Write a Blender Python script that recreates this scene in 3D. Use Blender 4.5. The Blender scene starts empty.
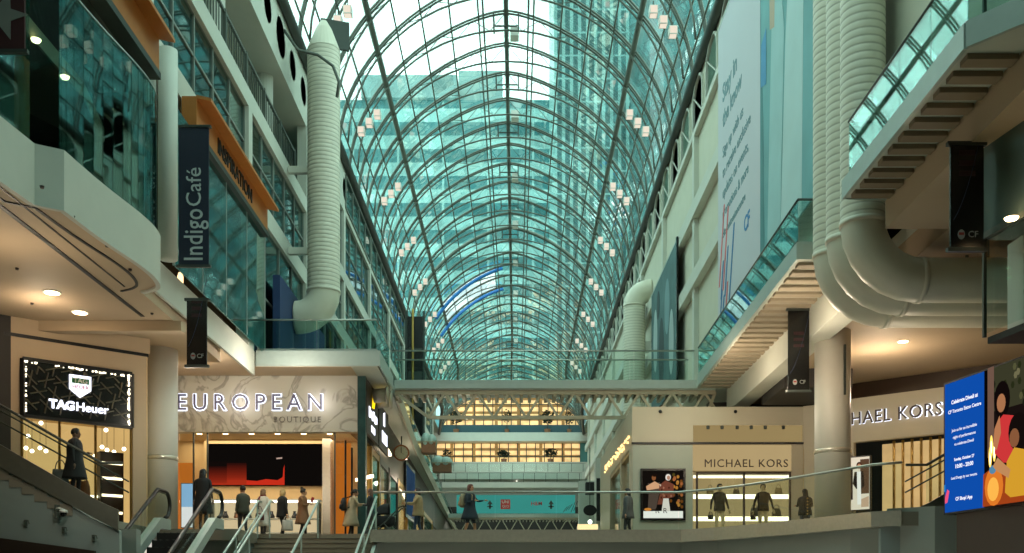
import bpy, bmesh, math, random
from mathutils import Vector, Matrix
random.seed(7)
PI = math.pi
F = 1000.0                      # focal length in pixels
CX, HY = 517.0, 600.0           # vanishing point of the gallery in the 1024x553 frame
EYE = 1.6                       # eye height above the lower floor (everything is built about eye level, raised at the end)
scene = bpy.context.scene
COL = scene.collection
M, U = 1.9, 7.9                 # middle and upper floor level above the eye
LOW = -1.6

def hexc(h):
    h = h.lstrip('#'); c = [int(h[i:i+2], 16)/255 for i in (0, 2, 4)]
    return tuple(x/12.92 if x <= .04045 else ((x+.055)/1.055)**2.4 for x in c)
def P(px, py, s): return Vector(((px-CX)/s, F/s, (HY-py)/s))

# ---------------------------------------------------------------- materials
MATS = {}
def mat(name, col, rough=.6, metal=0.0, var=.12, scale=6.0, spec=.5, bump=0.0):
    if name in MATS: return MATS[name]
    if isinstance(col, str): col = hexc(col)
    m = bpy.data.materials.new(name); m.use_nodes = True
    nt = m.node_tree; b = nt.nodes['Principled BSDF']
    b.inputs['Roughness'].default_value = rough; b.inputs['Metallic'].default_value = metal
    b.inputs['Specular IOR Level'].default_value = spec
    tc = nt.nodes.new('ShaderNodeTexCoord'); n = nt.nodes.new('ShaderNodeTexNoise')
    n.inputs['Scale'].default_value = scale; n.inputs['Detail'].default_value = 3
    nt.links.new(tc.outputs['Object'], n.inputs['Vector'])
    mx = nt.nodes.new('ShaderNodeMix'); mx.data_type = 'RGBA'
    mx.inputs[6].default_value = (*[c*(1-var) for c in col], 1); mx.inputs[7].default_value = (*[min(1, c*(1+var)) for c in col], 1)
    nt.links.new(n.outputs['Fac'], mx.inputs[0]); nt.links.new(mx.outputs[2], b.inputs['Base Color'])
    if bump:
        bp = nt.nodes.new('ShaderNodeBump'); bp.inputs['Strength'].default_value = bump
        nt.links.new(n.outputs['Fac'], bp.inputs['Height']); nt.links.new(bp.outputs['Normal'], b.inputs['Normal'])
    MATS[name] = m; return m
def emit(name, col, strength=1.0, var=0.0, scale=3.0):
    if name in MATS: return MATS[name]
    if isinstance(col, str): col = hexc(col)
    m = bpy.data.materials.new(name); m.use_nodes = True
    nt = m.node_tree; nt.nodes.clear()
    o = nt.nodes.new('ShaderNodeOutputMaterial'); e = nt.nodes.new('ShaderNodeEmission')
    e.inputs['Strength'].default_value = strength; e.inputs['Color'].default_value = (*col, 1)
    if var:
        tc = nt.nodes.new('ShaderNodeTexCoord'); n = nt.nodes.new('ShaderNodeTexNoise'); n.inputs['Scale'].default_value = scale
        nt.links.new(tc.outputs['Object'], n.inputs['Vector'])
        mx = nt.nodes.new('ShaderNodeMix'); mx.data_type = 'RGBA'
        mx.inputs[6].default_value = (*[c*(1-var) for c in col], 1); mx.inputs[7].default_value = (*[c*(1+var) for c in col], 1)
        nt.links.new(n.outputs['Fac'], mx.inputs[0]); nt.links.new(mx.outputs[2], e.inputs['Color'])
    nt.links.new(e.outputs[0], o.inputs[0]); MATS[name] = m; return m
def glass(name, tint, refl=.12, rough=.02, edge=.6, cells=None, gcol=(1, 1, 1)):
    """thin sheet: tinted transparency + mirror reflection growing at grazing angles; optional per-pane tint variation"""
    if name in MATS: return MATS[name]
    m = bpy.data.materials.new(name); m.use_nodes = True
    nt = m.node_tree; nt.nodes.clear(); N = nt.nodes.new
    o = N('ShaderNodeOutputMaterial'); t = N('ShaderNodeBsdfTransparent'); g = N('ShaderNodeBsdfGlossy'); mx = N('ShaderNodeMixShader')
    t.inputs['Color'].default_value = (*tint, 1); g.inputs['Roughness'].default_value = rough; g.inputs['Color'].default_value = (*gcol, 1)
    lw = N('ShaderNodeLayerWeight'); lw.inputs['Blend'].default_value = .25
    mr = N('ShaderNodeMapRange'); mr.inputs[3].default_value = refl; mr.inputs[4].default_value = edge
    nt.links.new(lw.outputs['Fresnel'], mr.inputs[0]); nt.links.new(mr.outputs[0], mx.inputs[0])
    nt.links.new(t.outputs[0], mx.inputs[1]); nt.links.new(g.outputs[0], mx.inputs[2]); nt.links.new(mx.outputs[0], o.inputs[0])
    if cells:
        tc = N('ShaderNodeTexCoord'); sn = N('ShaderNodeVectorMath'); sn.operation = 'SNAP'; sn.inputs[1].default_value = cells
        wn = N('ShaderNodeTexWhiteNoise'); mc = N('ShaderNodeMix'); mc.data_type = 'RGBA'
        mc.inputs[6].default_value = (*[c*.72 for c in tint], 1); mc.inputs[7].default_value = (*[min(1, c*1.18) for c in tint], 1)
        nt.links.new(tc.outputs['Object'], sn.inputs[0]); nt.links.new(sn.outputs[0], wn.inputs['Vector'])
        nt.links.new(wn.outputs['Value'], mc.inputs[0]); nt.links.new(mc.outputs[2], t.inputs['Color'])
    MATS[name] = m; return m
def stripes(name, c1, c2, axis=2, period=1.0, duty=.5, rough=.5, em=None, second=None, metal=0.0, spec=.5):
    """procedural bands across one object axis (optionally crossed by thin lines across a second axis)"""
    if name in MATS: return MATS[name]
    c1 = hexc(c1) if isinstance(c1, str) else c1; c2 = hexc(c2) if isinstance(c2, str) else c2
    m = bpy.data.materials.new(name); m.use_nodes = True
    nt = m.node_tree; b = nt.nodes['Principled BSDF']; N = nt.nodes.new
    b.inputs['Roughness'].default_value = rough; b.inputs['Metallic'].default_value = metal; b.inputs['Specular IOR Level'].default_value = spec
    tc = N('ShaderNodeTexCoord'); sx = N('ShaderNodeSeparateXYZ'); nt.links.new(tc.outputs['Object'], sx.inputs[0])
    def band(ax, per, du):
        d = N('ShaderNodeMath'); d.operation = 'DIVIDE'; d.inputs[1].default_value = per
        f = N('ShaderNodeMath'); f.operation = 'FRACT'; g = N('ShaderNodeMath'); g.operation = 'LESS_THAN'; g.inputs[1].default_value = du
        nt.links.new(sx.outputs[ax], d.inputs[0]); nt.links.new(d.outputs[0], f.inputs[0]); nt.links.new(f.outputs[0], g.inputs[0]); return g.outputs[0]
    fac = band(axis, period, duty)
    if second:
        g2 = band(*second); mm = N('ShaderNodeMath'); mm.operation = 'MAXIMUM'
        nt.links.new(fac, mm.inputs[0]); nt.links.new(g2, mm.inputs[1]); fac = mm.outputs[0]
    no = N('ShaderNodeTexNoise'); no.inputs['Scale'].default_value = .9
    nt.links.new(tc.outputs['Object'], no.inputs['Vector'])
    mx = N('ShaderNodeMix'); mx.data_type = 'RGBA'; mx.inputs[6].default_value = (*c1, 1); mx.inputs[7].default_value = (*c2, 1)
    nt.links.new(fac, mx.inputs[0])
    mm2 = N('ShaderNodeMix'); mm2.data_type = 'RGBA'; mm2.blend_type = 'MULTIPLY'; mm2.inputs[0].default_value = .35
    nt.links.new(mx.outputs[2], mm2.inputs[6]); nt.links.new(no.outputs['Fac'], mm2.inputs[7])
    nt.links.new(mm2.outputs[2], b.inputs['Base Color'])
    if em:
        mm2.inputs[0].default_value = .75; nt.links.new(mm2.outputs[2], b.inputs['Emission Color']); b.inputs['Emission Strength'].default_value = em
    MATS[name] = m; return m
def marble(name, c1, c2, scale=1.2):
    if name in MATS: return MATS[name]
    m = bpy.data.materials.new(name); m.use_nodes = True; nt = m.node_tree; b = nt.nodes['Principled BSDF']; N = nt.nodes.new
    b.inputs['Roughness'].default_value = .3
    tc = N('ShaderNodeTexCoord'); n = N('ShaderNodeTexNoise'); n.inputs['Scale'].default_value = scale; n.inputs['Detail'].default_value = 8; n.inputs['Distortion'].default_value = 1.6
    r = N('ShaderNodeValToRGB'); e = r.color_ramp.elements
    e[0].position = .47; e[0].color = (*hexc(c1), 1); e[1].position = .56; e[1].color = (*hexc(c1), 1)
    k = e.new(.505); k.color = (*hexc(c2), 1)
    nt.links.new(tc.outputs['Object'], n.inputs['Vector']); nt.links.new(n.outputs['Fac'], r.inputs[0]); nt.links.new(r.outputs[0], b.inputs['Base Color'])
    MATS[name] = m; return m

# ---------------------------------------------------------------- mesh builder
WLOC = {}
_txt = {}
def text_geo(body, extrude=.0, offset=0.0, bold=0.0, spacing=1.0):
    key = (body, extrude, offset, spacing)
    if key not in _txt:
        c = bpy.data.curves.new('lettering', 'FONT'); c.body = body; c.size = 1; c.extrude = extrude; c.offset = offset; c.resolution_u = 3
        c.align_x = 'CENTER'; c.align_y = 'CENTER'; c.space_character = spacing
        o = bpy.data.objects.new('lettering', c); COL.objects.link(o)
        dg = bpy.context.evaluated_depsgraph_get(); me = bpy.data.meshes.new_from_object(o.evaluated_get(dg))
        vs = [v.co.copy() for v in me.vertices]; fs = [tuple(p.vertices) for p in me.polygons]
        bpy.data.objects.remove(o); bpy.data.curves.remove(c); bpy.data.meshes.remove(me)
        _txt[key] = (vs, fs)
    return _txt[key]
class MB:
    def __init__(s): s.v = []; s.f = []; s.m = []
    def add(s, vs, fs, m=0):
        b = len(s.v); s.v += [Vector(v) for v in vs]; s.f += [tuple(b+i for i in f) for f in fs]; s.m += [m]*len(fs); return s
    def box(s, x0, x1, y0, y1, z0, z1, m=0):
        vs = [(x0,y0,z0),(x1,y0,z0),(x1,y1,z0),(x0,y1,z0),(x0,y0,z1),(x1,y0,z1),(x1,y1,z1),(x0,y1,z1)]
        return s.add(vs, [(0,3,2,1),(4,5,6,7),(0,1,5,4),(1,2,6,5),(2,3,7,6),(3,0,4,7)], m)
    def obox(s, c, h, rz=0, m=0, rx=0, ry=0):
        R = Matrix.Rotation(rz, 3, 'Z') @ Matrix.Rotation(ry, 3, 'Y') @ Matrix.Rotation(rx, 3, 'X'); c = Vector(c)
        vs = [c + R @ Vector((sx*h[0], sy*h[1], sz*h[2])) for sz in (-1,1) for sx, sy in ((-1,-1),(1,-1),(1,1),(-1,1))]
        return s.add(vs, [(0,3,2,1),(4,5,6,7),(0,1,5,4),(1,2,6,5),(2,3,7,6),(3,0,4,7)], m)
    def beam(s, a, b, w, h, m=0):
        """box bar from a to b, w wide sideways, h high"""
        a, b = Vector(a), Vector(b); d = (b-a).normalized(); up = Vector((0,0,1)) if abs(d.z) < .95 else Vector((0,1,0))
        sd = d.cross(up).normalized()*w/2; u = sd.cross(d).normalized()*h/2
        vs = [p+q for p in (a, b) for q in (-sd-u, sd-u, sd+u, -sd+u)]
        return s.add(vs, [(0,1,2,3),(7,6,5,4),(0,4,5,1),(1,5,6,2),(2,6,7,3),(3,7,4,0)], m)
    def tube(s, pts, r, n=8, m=0, caps=True):
        pts = [Vector(p) for p in pts]; rs = r if isinstance(r, (list, tuple)) else [r]*len(pts)
        vs = []; up = None
        for i, p in enumerate(pts):
            d = (pts[min(i+1, len(pts)-1)] - pts[max(i-1, 0)])
            d = d.normalized() if d.length > 1e-9 else Vector((0,0,1))
            if up is None: up = Vector((0,0,1)) if abs(d.z) < .9 else Vector((1,0,0))
            a = d.cross(up)
            if a.length < 1e-5: a = d.orthogonal()
            a.normalize(); b = a.cross(d).normalized(); up = b
            vs += [p + (a*math.cos(2*PI*k/n) + b*math.sin(2*PI*k/n))*rs[i] for k in range(n)]
        fs = [(i*n+k, i*n+(k+1) % n, (i+1)*n+(k+1) % n, (i+1)*n+k) for i in range(len(pts)-1) for k in range(n)]
        if caps: fs += [tuple(range(n))[::-1], tuple(range((len(pts)-1)*n, len(pts)*n))]
        return s.add(vs, fs, m)
    def rings(s, rs, m=0, caps=True, n=16):
        """loft through ellipses (centre, rx, ry)"""
        vs = []
        for c, rx, ry in rs:
            vs += [Vector(c) + Vector((rx*math.cos(2*PI*k/n), ry*math.sin(2*PI*k/n), 0)) for k in range(n)]
        fs = [(i*n+k, i*n+(k+1) % n, (i+1)*n+(k+1) % n, (i+1)*n+k) for i in range(len(rs)-1) for k in range(n)]
        if caps: fs += [tuple(range(n))[::-1], tuple(range((len(rs)-1)*n, len(rs)*n))]
        return s.add(vs, fs, m)
    def lathe(s, prof, c=(0,0,0), n=24, m=0, caps=True):
        c = Vector(c); return s.rings([(c + Vector((0,0,z)), r, r) for r, z in prof], m, caps, n)
    def ball(s, c, r, m=0, n=12, k=8):
        c = Vector(c); r = (r, r, r) if not isinstance(r, (tuple, list)) else r; vs = [c + Vector((0,0,-r[2]))]
        for i in range(1, k):
            t = -PI/2 + PI*i/k
            vs += [c + Vector((r[0]*math.cos(t)*math.cos(2*PI*j/n), r[1]*math.cos(t)*math.sin(2*PI*j/n), r[2]*math.sin(t))) for j in range(n)]
        vs.append(c + Vector((0,0,r[2]))); L = len(vs)-1
        fs = [(0, 1+(j+1) % n, 1+j) for j in range(n)]
        for i in range(k-2): fs += [(1+i*n+j, 1+i*n+(j+1) % n, 1+(i+1)*n+(j+1) % n, 1+(i+1)*n+j) for j in range(n)]
        fs += [(L, 1+(k-2)*n+j, 1+(k-2)*n+(j+1) % n) for j in range(n)]
        return s.add(vs, fs, m)
    def prism(s, poly, z0, z1, m=0):
        n = len(poly); vs = [(x, y, z0) for x, y in poly] + [(x, y, z1) for x, y in poly]
        return s.add(vs, [tuple(range(n))[::-1], tuple(range(n, 2*n))] + [(i, (i+1) % n, n+(i+1) % n, n+i) for i in range(n)], m)
    def slab(s, O, R, Uv, poly, t, m=0):
        """polygon in the plane O + a R + b Uv, t thick along the normal R x Uv (towards the viewer)"""
        O, R, Uv = Vector(O), Vector(R), Vector(Uv); N = R.cross(Uv).normalized(); n = len(poly)
        vs = [O + R*a + Uv*b for a, b in poly] + [O + R*a + Uv*b + N*t for a, b in poly]
        return s.add(vs, [tuple(range(n))[::-1], tuple(range(n, 2*n))] + [(i, (i+1) % n, n+(i+1) % n, n+i) for i in range(n)], m)
    def wall(s, line, z0, z1, t=.0, m=0):
        """vertical sheet along a plan polyline; z0/z1 numbers or lists"""
        n = len(line); a = z0 if isinstance(z0, list) else [z0]*n; b = z1 if isinstance(z1, list) else [z1]*n
        if t == 0:
            vs = [(x, y, a[i]) for i, (x, y) in enumerate(line)] + [(x, y, b[i]) for i, (x, y) in enumerate(line)]
            return s.add(vs, [(i, i+1, n+i+1, n+i) for i in range(n-1)], m)
        off = []
        for i in range(n):
            d = Vector(line[min(i+1, n-1)]) - Vector(line[max(i-1, 0)]); d.normalize(); off.append(Vector((-d.y, d.x))*t)
        vs = []
        for i, (x, y) in enumerate(line):
            o = off[i]; vs += [(x, y, a[i]), (x, y, b[i]), (x+o.x, y+o.y, b[i]), (x+o.x, y+o.y, a[i])]
        fs = [(4*i+k, 4*(i+1)+k, 4*(i+1)+(k+1) % 4, 4*i+(k+1) % 4) for i in range(n-1) for k in range(4)]
        fs += [(3, 2, 1, 0), tuple(4*(n-1)+k for k in range(4))]
        return s.add(vs, fs, m)
    def text(s, body, O, R, Uv, width=None, size=None, depth=.02, offset=0.0, m=0, spacing=1.0, lift=0.0, stretch=1.0):
        R, Uv, O = Vector(R).normalized(), Vector(Uv).normalized(), Vector(O); Nn = R.cross(Uv).normalized()
        vs, fs = text_geo(body, .02, offset, spacing=spacing)
        if not vs: return s
        w = max(v.x for v in vs)-min(v.x for v in vs); k = width/w if width else size
        s.add([O + R*v.x*k + Uv*v.y*k*stretch + Nn*(lift + (v.z+.02)/.04*depth) for v in vs], fs, m); return s
    def disc(s, O, R, Uv, c, r, t, m=0, n=20, a0=0):
        rr = r if isinstance(r, tuple) else (r, r)
        return s.slab(O, R, Uv, [(c[0]+rr[0]*math.cos(a0+2*PI*k/n), c[1]+rr[1]*math.sin(a0+2*PI*k/n)) for k in range(n)], t, m)
    def build(s, name, mats, parent=None, smooth=False, local=False):
        mats = mats if isinstance(mats, (list, tuple)) else [mats]
        me = bpy.data.meshes.new(name); o = bpy.data.objects.new(name, me)
        if parent is not None: base = WLOC[parent.name] if not local else Vector((0,0,0))
        elif local: base = Vector((0,0,0))
        else:
            lo = [min(v[i] for v in s.v) for i in range(3)]; hi = [max(v[i] for v in s.v) for i in range(3)]
            base = Vector(((lo[0]+hi[0])/2, (lo[1]+hi[1])/2, lo[2]))
        me.from_pydata([tuple(v-base) for v in s.v], [], s.f); me.update()
        for m in mats: me.materials.append(m)
        for p, i in zip(me.polygons, s.m): p.material_index = min(i, len(mats)-1); p.use_smooth = smooth
        bm = bmesh.new(); bm.from_mesh(me); bmesh.ops.recalc_face_normals(bm, faces=bm.faces); bm.to_mesh(me); bm.free()
        COL.objects.link(o)
        if parent is None: o.location = base; WLOC[o.name] = base.copy()
        else: o.parent = parent; WLOC[o.name] = WLOC[parent.name]
        return o
def tag(o, label=None, cat=None, group=None, kind=None):
    if label: o['label'] = label
    if cat: o['category'] = cat
    if group: o['group'] = group
    if kind: o['kind'] = kind
    return o
def thing(name, label, cat, loc=(0,0,0), rz=0, group=None):
    o = bpy.data.objects.new(name, None); COL.objects.link(o); o.location = loc; o.rotation_euler.z = rz; o.empty_display_size = .2
    WLOC[o.name] = Vector(loc); return tag(o, label, cat, group)
def struct(name, mb, m, parent=None, smooth=False):
    o = mb.build(name, m, parent, smooth)
    if parent is None: o['kind'] = 'structure'
    return o
def sroot(name, loc=(0,0,0)):
    o = bpy.data.objects.new(name, None); COL.objects.link(o); o.location = loc; WLOC[o.name] = Vector(loc); o['kind'] = 'structure'; return o
def copy_tree(o, parent=None):
    c = o.copy(); COL.objects.link(c)
    if parent is not None: c.parent = parent
    for ch in list(o.children): copy_tree(ch, c)
    return c
XR, YD, ZU = Vector((1,0,0)), Vector((0,1,0)), Vector((0,0,1))

# palette
m_steel = mat('painted steel', '#5a6159', .5, .2, .1)
m_steel_d = mat('dark painted steel', '#3e4540', .5, .3, .1)
m_beige_steel = mat('beige painted steel', '#a79f88', .5, .1, .1)
m_beam = mat('off white painted beam', '#c6c8bc', .6, 0, .06, 2)
m_wall = mat('cream painted wall', '#c9c7b4', .7, 0, .06, 1.5)
m_wall_grey = mat('grey painted wall', '#8f968f', .7, 0, .07, 1.5)
m_wall_dk = mat('dark wall', '#2a2724', .7, 0, .15, 2)
m_tan = mat('warm plaster ceiling', '#b9a386', .7, 0, .06, 1.5)
m_soffit = mat('soffit slat', '#c8b08c', .65, 0, .06, 2)
m_white = mat('white paint', '#d8d8d0', .5, 0, .04, 2)
m_black = mat('black paint', '#0d0d0e', .5, 0, .2)
m_blackshiny = mat('black gloss', '#0b0c0d', .25, 0, .2)
m_brown = mat('dark brown panel', '#33251d', .5, 0, .15)
m_orange = mat('orange timber', '#b5702c', .55, 0, .12, 5)
m_navy = mat('navy fabric', '#10182b', .8, 0, .15)
m_blue = mat('deep blue hoarding', '#1d3560', .6, 0, .1)
m_stainless = mat('brushed stainless steel', '#cfc7b6', .27, .6, .15, 12)
m_alu = mat('satin aluminium', '#aab7b0', .4, .25, .08)
m_rail = mat('metal handrail', '#a8a8a0', .3, .85, .08)
m_rub = mat('black rubber', '#151617', .45, 0, .1)
m_floor = mat('stone floor', '#8b8678', .35, 0, .12, 1)
m_groove = mat('duct groove shade', '#b5b19f', .6, 0, .05)  # shade of the duct ring grooves put into a darker tone
m_frame = mat('grey green window frame', '#7b857d', .5, .1, .08)
m_duct = mat('white painted duct', '#d4d0bd', .45, 0, .05, 3)
m_teal_par = mat('teal band', '#4d8a88', .35, 0, .1)
m_mk = mat('pale stone cladding', '#b5ad97', .5, 0, .05, 1.5)
m_green = mat('dark leaf', '#1c2b1d', .7, 0, .4, 9)
m_palegreen = mat('pale teal dome', '#9fb5ab', .5, 0, .12, 4)
m_pot = mat('brown planter', '#8a5f43', .6, 0, .12)
m_red = mat('dark red banner', '#3a0c10', .8, 0, .15)
m_gold = mat('gold trim', '#b99653', .3, .8, .15)
g_roof = glass('roof glass', (.54, .86, .83), .04, .03, .35, cells=(1.35, 2.9, 1.2))
def frosted(name, col):
    m = bpy.data.materials.new(name); m.use_nodes = True; nt = m.node_tree; nt.nodes.clear(); N = nt.nodes.new
    o = N('ShaderNodeOutputMaterial'); a = N('ShaderNodeBsdfTranslucent'); t = N('ShaderNodeBsdfTransparent'); mx = N('ShaderNodeMixShader')
    a.inputs[0].default_value = (*col, 1); mx.inputs[0].default_value = .45
    nt.links.new(t.outputs[0], mx.inputs[1]); nt.links.new(a.outputs[0], mx.inputs[2]); nt.links.new(mx.outputs[0], o.inputs[0]); return m
g_clear = frosted('bright sky roof pane', (.42, .5, .54))  # added translucent panes standing in for bright sky between the blue ribs
g_rail = glass('balustrade glass', (.92, .97, .955), .01, .01, .12)
g_railt = glass('teal balustrade glass', (.70, .87, .85), .12, .01, .8, gcol=(.85, 1, .98))
g_teal = glass('teal shopfront glass', (.35, .62, .60), .28, .03, .8, gcol=(.75, .95, .93))
g_win = glass('window glass', (.42, .62, .60), .25, .03, .8, gcol=(.75, .95, .95))
g_shop = glass('shop glass', (.94, .96, .94), .015, .01, .3)
e_white = emit('white light', '#fff4e4', 6)
e_letter = emit('lit white letter', '#eef0ff', 2.2)
e_halo = emit('halo light', '#e6ecff', 2.4)
e_warm = emit('warm lamp', '#ffcf8c', 9)
e_spot = emit('downlight glow', '#ffd9a0', 14)
e_shelf = emit('shelf light', '#fff0c8', 3.2)
# ================================================================ SETTING
def slabpoly(mb, poly, z0, z1, m=0): return mb.prism(poly, z0, z1, m)
struct('floor', MB().box(-16, 16, -6, 32, LOW-.3, LOW), m_floor)
arc = [(4.5, 27.5), (5.3, 26.7), (6.15, 25.4), (6.9, 23.9), (7.45, 22.7), (7.8, 21.9), (8.3, 21.5)]
mid_poly = [(-16, 22.9), (-9.6, 22.9), (-9.6, 26.7), (-7.45, 26.7), (-7.45, 28.8), (-4.02, 28.8), (-4.02, 27.5)] + arc + [(16, 21.5), (16, 150), (-16, 150)]
struct('floor_middle', MB().prism(mid_poly, M-.30, M), m_floor)
# wall below the middle floor edge
front = [(-9.6, 26.75), (-7.45, 26.75), (-7.45, 28.85), (-4.1, 28.85), (-4.1, 27.75)] + [(x-.12, y+.25) for x, y in arc]
struct('wall_under_middle_floor', MB().wall([(-9.6, 27.2), (-7.5, 27.2), (-7.5, 29.1), (-3.9, 29.1), (-3.9, 27.7), (4.55, 27.7), (5.4, 26.9), (6.3, 25.5), (7.05, 24.0), (7.6, 22.8), (8.5, 22.0)], LOW, M-.3, .2), m_wall_grey)
struct('wall_lower_left', MB().box(-16, -8.6, 22.6, 22.85, LOW, M-.3), m_wall_grey)
# outer shell
for nm, b in (('wall_outer_left', (-16.3, -16, -6, 150, LOW-.3, 21.4)), ('wall_outer_right', (16, 16.3, -6, 150, LOW-.3, 21.4)), ('wall_back', (-16.3, 16.3, -6.3, -6, LOW-.3, 31))):
    struct(nm, MB().box(*b), m_wall_dk)
struct('ceiling_side_left', MB().box(-16.3, -8.5, -6, 106, 21.4, 21.7).box(-16.3, -10.6, 106, 140, 23.0, 23.2).box(-16.3, -8.5, 105.9, 106, 21.4, 23.2), m_wall)
struct('ceiling_side_right', MB().box(7.4, 16.3, -6, 106, 21.4, 21.7).box(9.0, 16.3, 106, 140, 23.0, 23.2).box(7.4, 16.3, 105.9, 106, 21.4, 23.2), m_wall)

# ---- upper floor slabs (their edges follow the gallery balconies)
balc = [(-8.55, 12.0), (-8.5, 16.4), (-8.42, 17.35), (-8.02, 17.6), (-7.94, 19.0), (-7.74, 20.5), (-7.72, 21.3), (-7.83, 21.9), (-8.05, 22.2), (-8.4, 22.4)]
def chaikin(p, n=2):
    for _ in range(n):
        q = [p[0]]
        for a, b in zip(p, p[1:]): q += [(a[0]*.75+b[0]*.25, a[1]*.75+b[1]*.25), (a[0]*.25+b[0]*.75, a[1]*.25+b[1]*.75)]
        p = q + [p[-1]]
    return p
balc = balc[:3] + chaikin(balc[3:], 2)
left_edge = [(-8.4, 22.4), (-8.4, 31.9), (-4.45, 31.9), (-4.5, 35.9), (-5.1, 49), (-6.7, 108)]
struct('floor_upper_left', MB().prism([(-16, 12.0)] + balc + left_edge[1:] + [(-12, 139), (-16, 139)], 7.45, U), m_beam)
right_edge = [(9.0, 11.0), (6.68, 13.2), (6.2, 13.75), (6.2, 18.9), (8.2, 19.0), (8.2, 22.3), (6.27, 22.3), (6.45, 35.6), (6.45, 108)]
struct('floor_upper_right', MB().prism([(16, 11.0)] + right_edge + [(12, 139), (16, 139)], 7.6, U), m_beam)
# ceiling of the middle floor, left: soffit under the near balcony with its shadow grooves
struct('ceiling_left', MB().prism([(-16, 12)] + [(x-.02, y) for x, y in balc] + [(-8.6, 29.0), (-16, 29.0)], 6.9, 7.45), m_tan)
struct('ceiling_left_rear', MB().box(-16, -8.45, 29.01, 31.9, 7.44, 7.449).box(-16, -5.3, 31.9, 33.15, 7.44, 7.449), m_tan)
g = MB(); g.wall([(x-.42, y-.05) for x, y in balc], 6.88, 6.899, .06); g.wall([(-8.95, 13), (-9.05, 24.3)], 6.88, 6.899, .09); g.wall([(-8.62, 13), (-8.62, 22)], 6.885, 6.899, .03)
struct('trim_1', g, m_black)
struct('trim_2', MB().box(-16, -8.3, 24.7, 25.0, 6.65, 6.9), m_tan)
# white balcony fascia
struct('trim_3', MB().wall([(x+.05, y) for x, y in balc], 6.85, 7.92, .1), m_beam)
struct('trim_4', MB().wall([(-8.35, 22.5), (-8.35, 31.85)], 7.15, 7.92, .08), m_beam)
# right soffit with slats
struct('ceiling_right', MB().box(7.0, 16, 11, 19, 7.05, 7.59).box(8.2, 16, 19, 22.3, 7.05, 7.59).box(7.56, 16, 22.3, 36, 7.05, 7.59), m_tan)
s = MB()
for i in range(11): s.box(6.26, 6.98, 13.9+i*.46, 14.13+i*.46, 7.52, 7.6)
struct('trim_5', s, mat('dim soffit slat', '#8a7861', .65, 0, .06, 2))
s = MB()
for i in range(25): s.box(6.34+.007*i, 7.55, 22.5+i*.53, 22.78+i*.53, 7.53, 7.6)
struct('trim_6', s, mat('grey soffit slat', '#a0937e', .65, 0, .06, 2))
struct('beam_right', MB().box(7.55, 8.1, 22.3, 36, 6.75, 7.59), m_beam)
# metal edge bands of the upper floor
struct('trim_7', MB().wall([(6.2, 13.75), (6.2, 18.9), (8.2, 19.0)], 7.58, 7.93, .06).wall([(9.0, 11.0), (6.68, 13.2), (6.2, 13.75)], 7.58, 7.93, .06), m_alu)
struct('trim_8', MB().wall([(8.2, 22.25), (6.22, 22.25), (6.4, 35.5)], 7.58, 7.93, -.06), m_alu)
struct('trim_9', MB().wall([(-8.3, 31.84), (-4.4, 31.84), (-4.45, 35.5)], 7.45, 7.93, -.06), m_alu)
struct('trim_10', MB().wall([(-4.45, 36.6), (-5.05, 49), (-6.65, 108)], 7.3, 7.93, -.08), m_beige_steel)

# ---- left gallery wall above the upper floor
D0, D1, BAY = 22.5, 105.0, 8.7
XL, XRW = -8.5, 7.4
lw = MB(); lw.box(XL-.5, XL, D0, D1, 12.72, 13.36); lw.box(XL-.5, XL+.02, D0, D1, 15.62, 16.2)
struct('beam_left', lw, m_beam)
struct('floor_left_level', MB().box(-16, XL-.5, 12, D1, 12.75, 13.2).box(-16, XL-.5, D0, D1, 15.7, 16.1), m_wall_grey)
struct('wall_left', MB().box(XL-.4, XL, 12.0, D1, 19.1, 21.4), m_beam)
struct('ceiling_loggia', MB().box(-11, XL-.4, 18, D1, 19.1, 19.3), m_beam)
struct('wall_loggia', MB().box(-11.2, -11, 18, D1, 13.2, 19.3), m_wall_grey)
pil = MB()
for i in range(10):
    d = D0+.6+i*BAY
    if d < D1: pil.box(XL-.35, XL+.05, d-.32, d+.32, U, 12.72).box(XL-.35, XL+.03, d-.22, d+.22, 13.36, 15.62)
    if d > 38: pil.box(XL-.35, XL+.03, d-.22, d+.22, 16.2, 19.1)
struct('wall_left_pilasters', pil, m_beam)
for i, d in enumerate((24.5, 30.5, 36.5)):
    struct('column_loggia', MB().lathe([(.34, 16.2), (.34, 19.1)], (XL-.75, d, 0), 20), m_beam, smooth=False)
ph = MB()
for i in range(14):
    d = 24.6+i*1.9
    ph.disc((XL, d, 20.25), (0,-1,0), ZU, (0, 0), .52 if i % 3 else .68, .03)
struct('wall_left_portholes', ph, mat('porthole shade', '#4d544e', .6, 0, .15))
wn = [0]
def window_bay(x, d0, d1, z0, z1, cols, rows, face, mglass, mframe=m_frame, thick=.07):
    """one glazed bay in a wall parallel to the gallery axis"""
    wn[0] += 1; r = sroot('window_%d' % wn[0], (x, (d0+d1)/2, z0))
    MB().box(x-.01, x+.01, d0, d1, z0, z1).build('pane', mglass, r)
    fr = MB()
    for k in range(cols+1):
        d = d0+(d1-d0)*k/cols; fr.box(x-.06, x+.06, d-thick/2, d+thick/2, z0, z1)
    for k in range(rows+1):
        z = z0+(z1-z0)*k/rows; fr.box(x-.05, x+.05, d0, d1, z-thick/2, z+thick/2)
    fr.build('window_frame', mframe, r); return r
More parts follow.
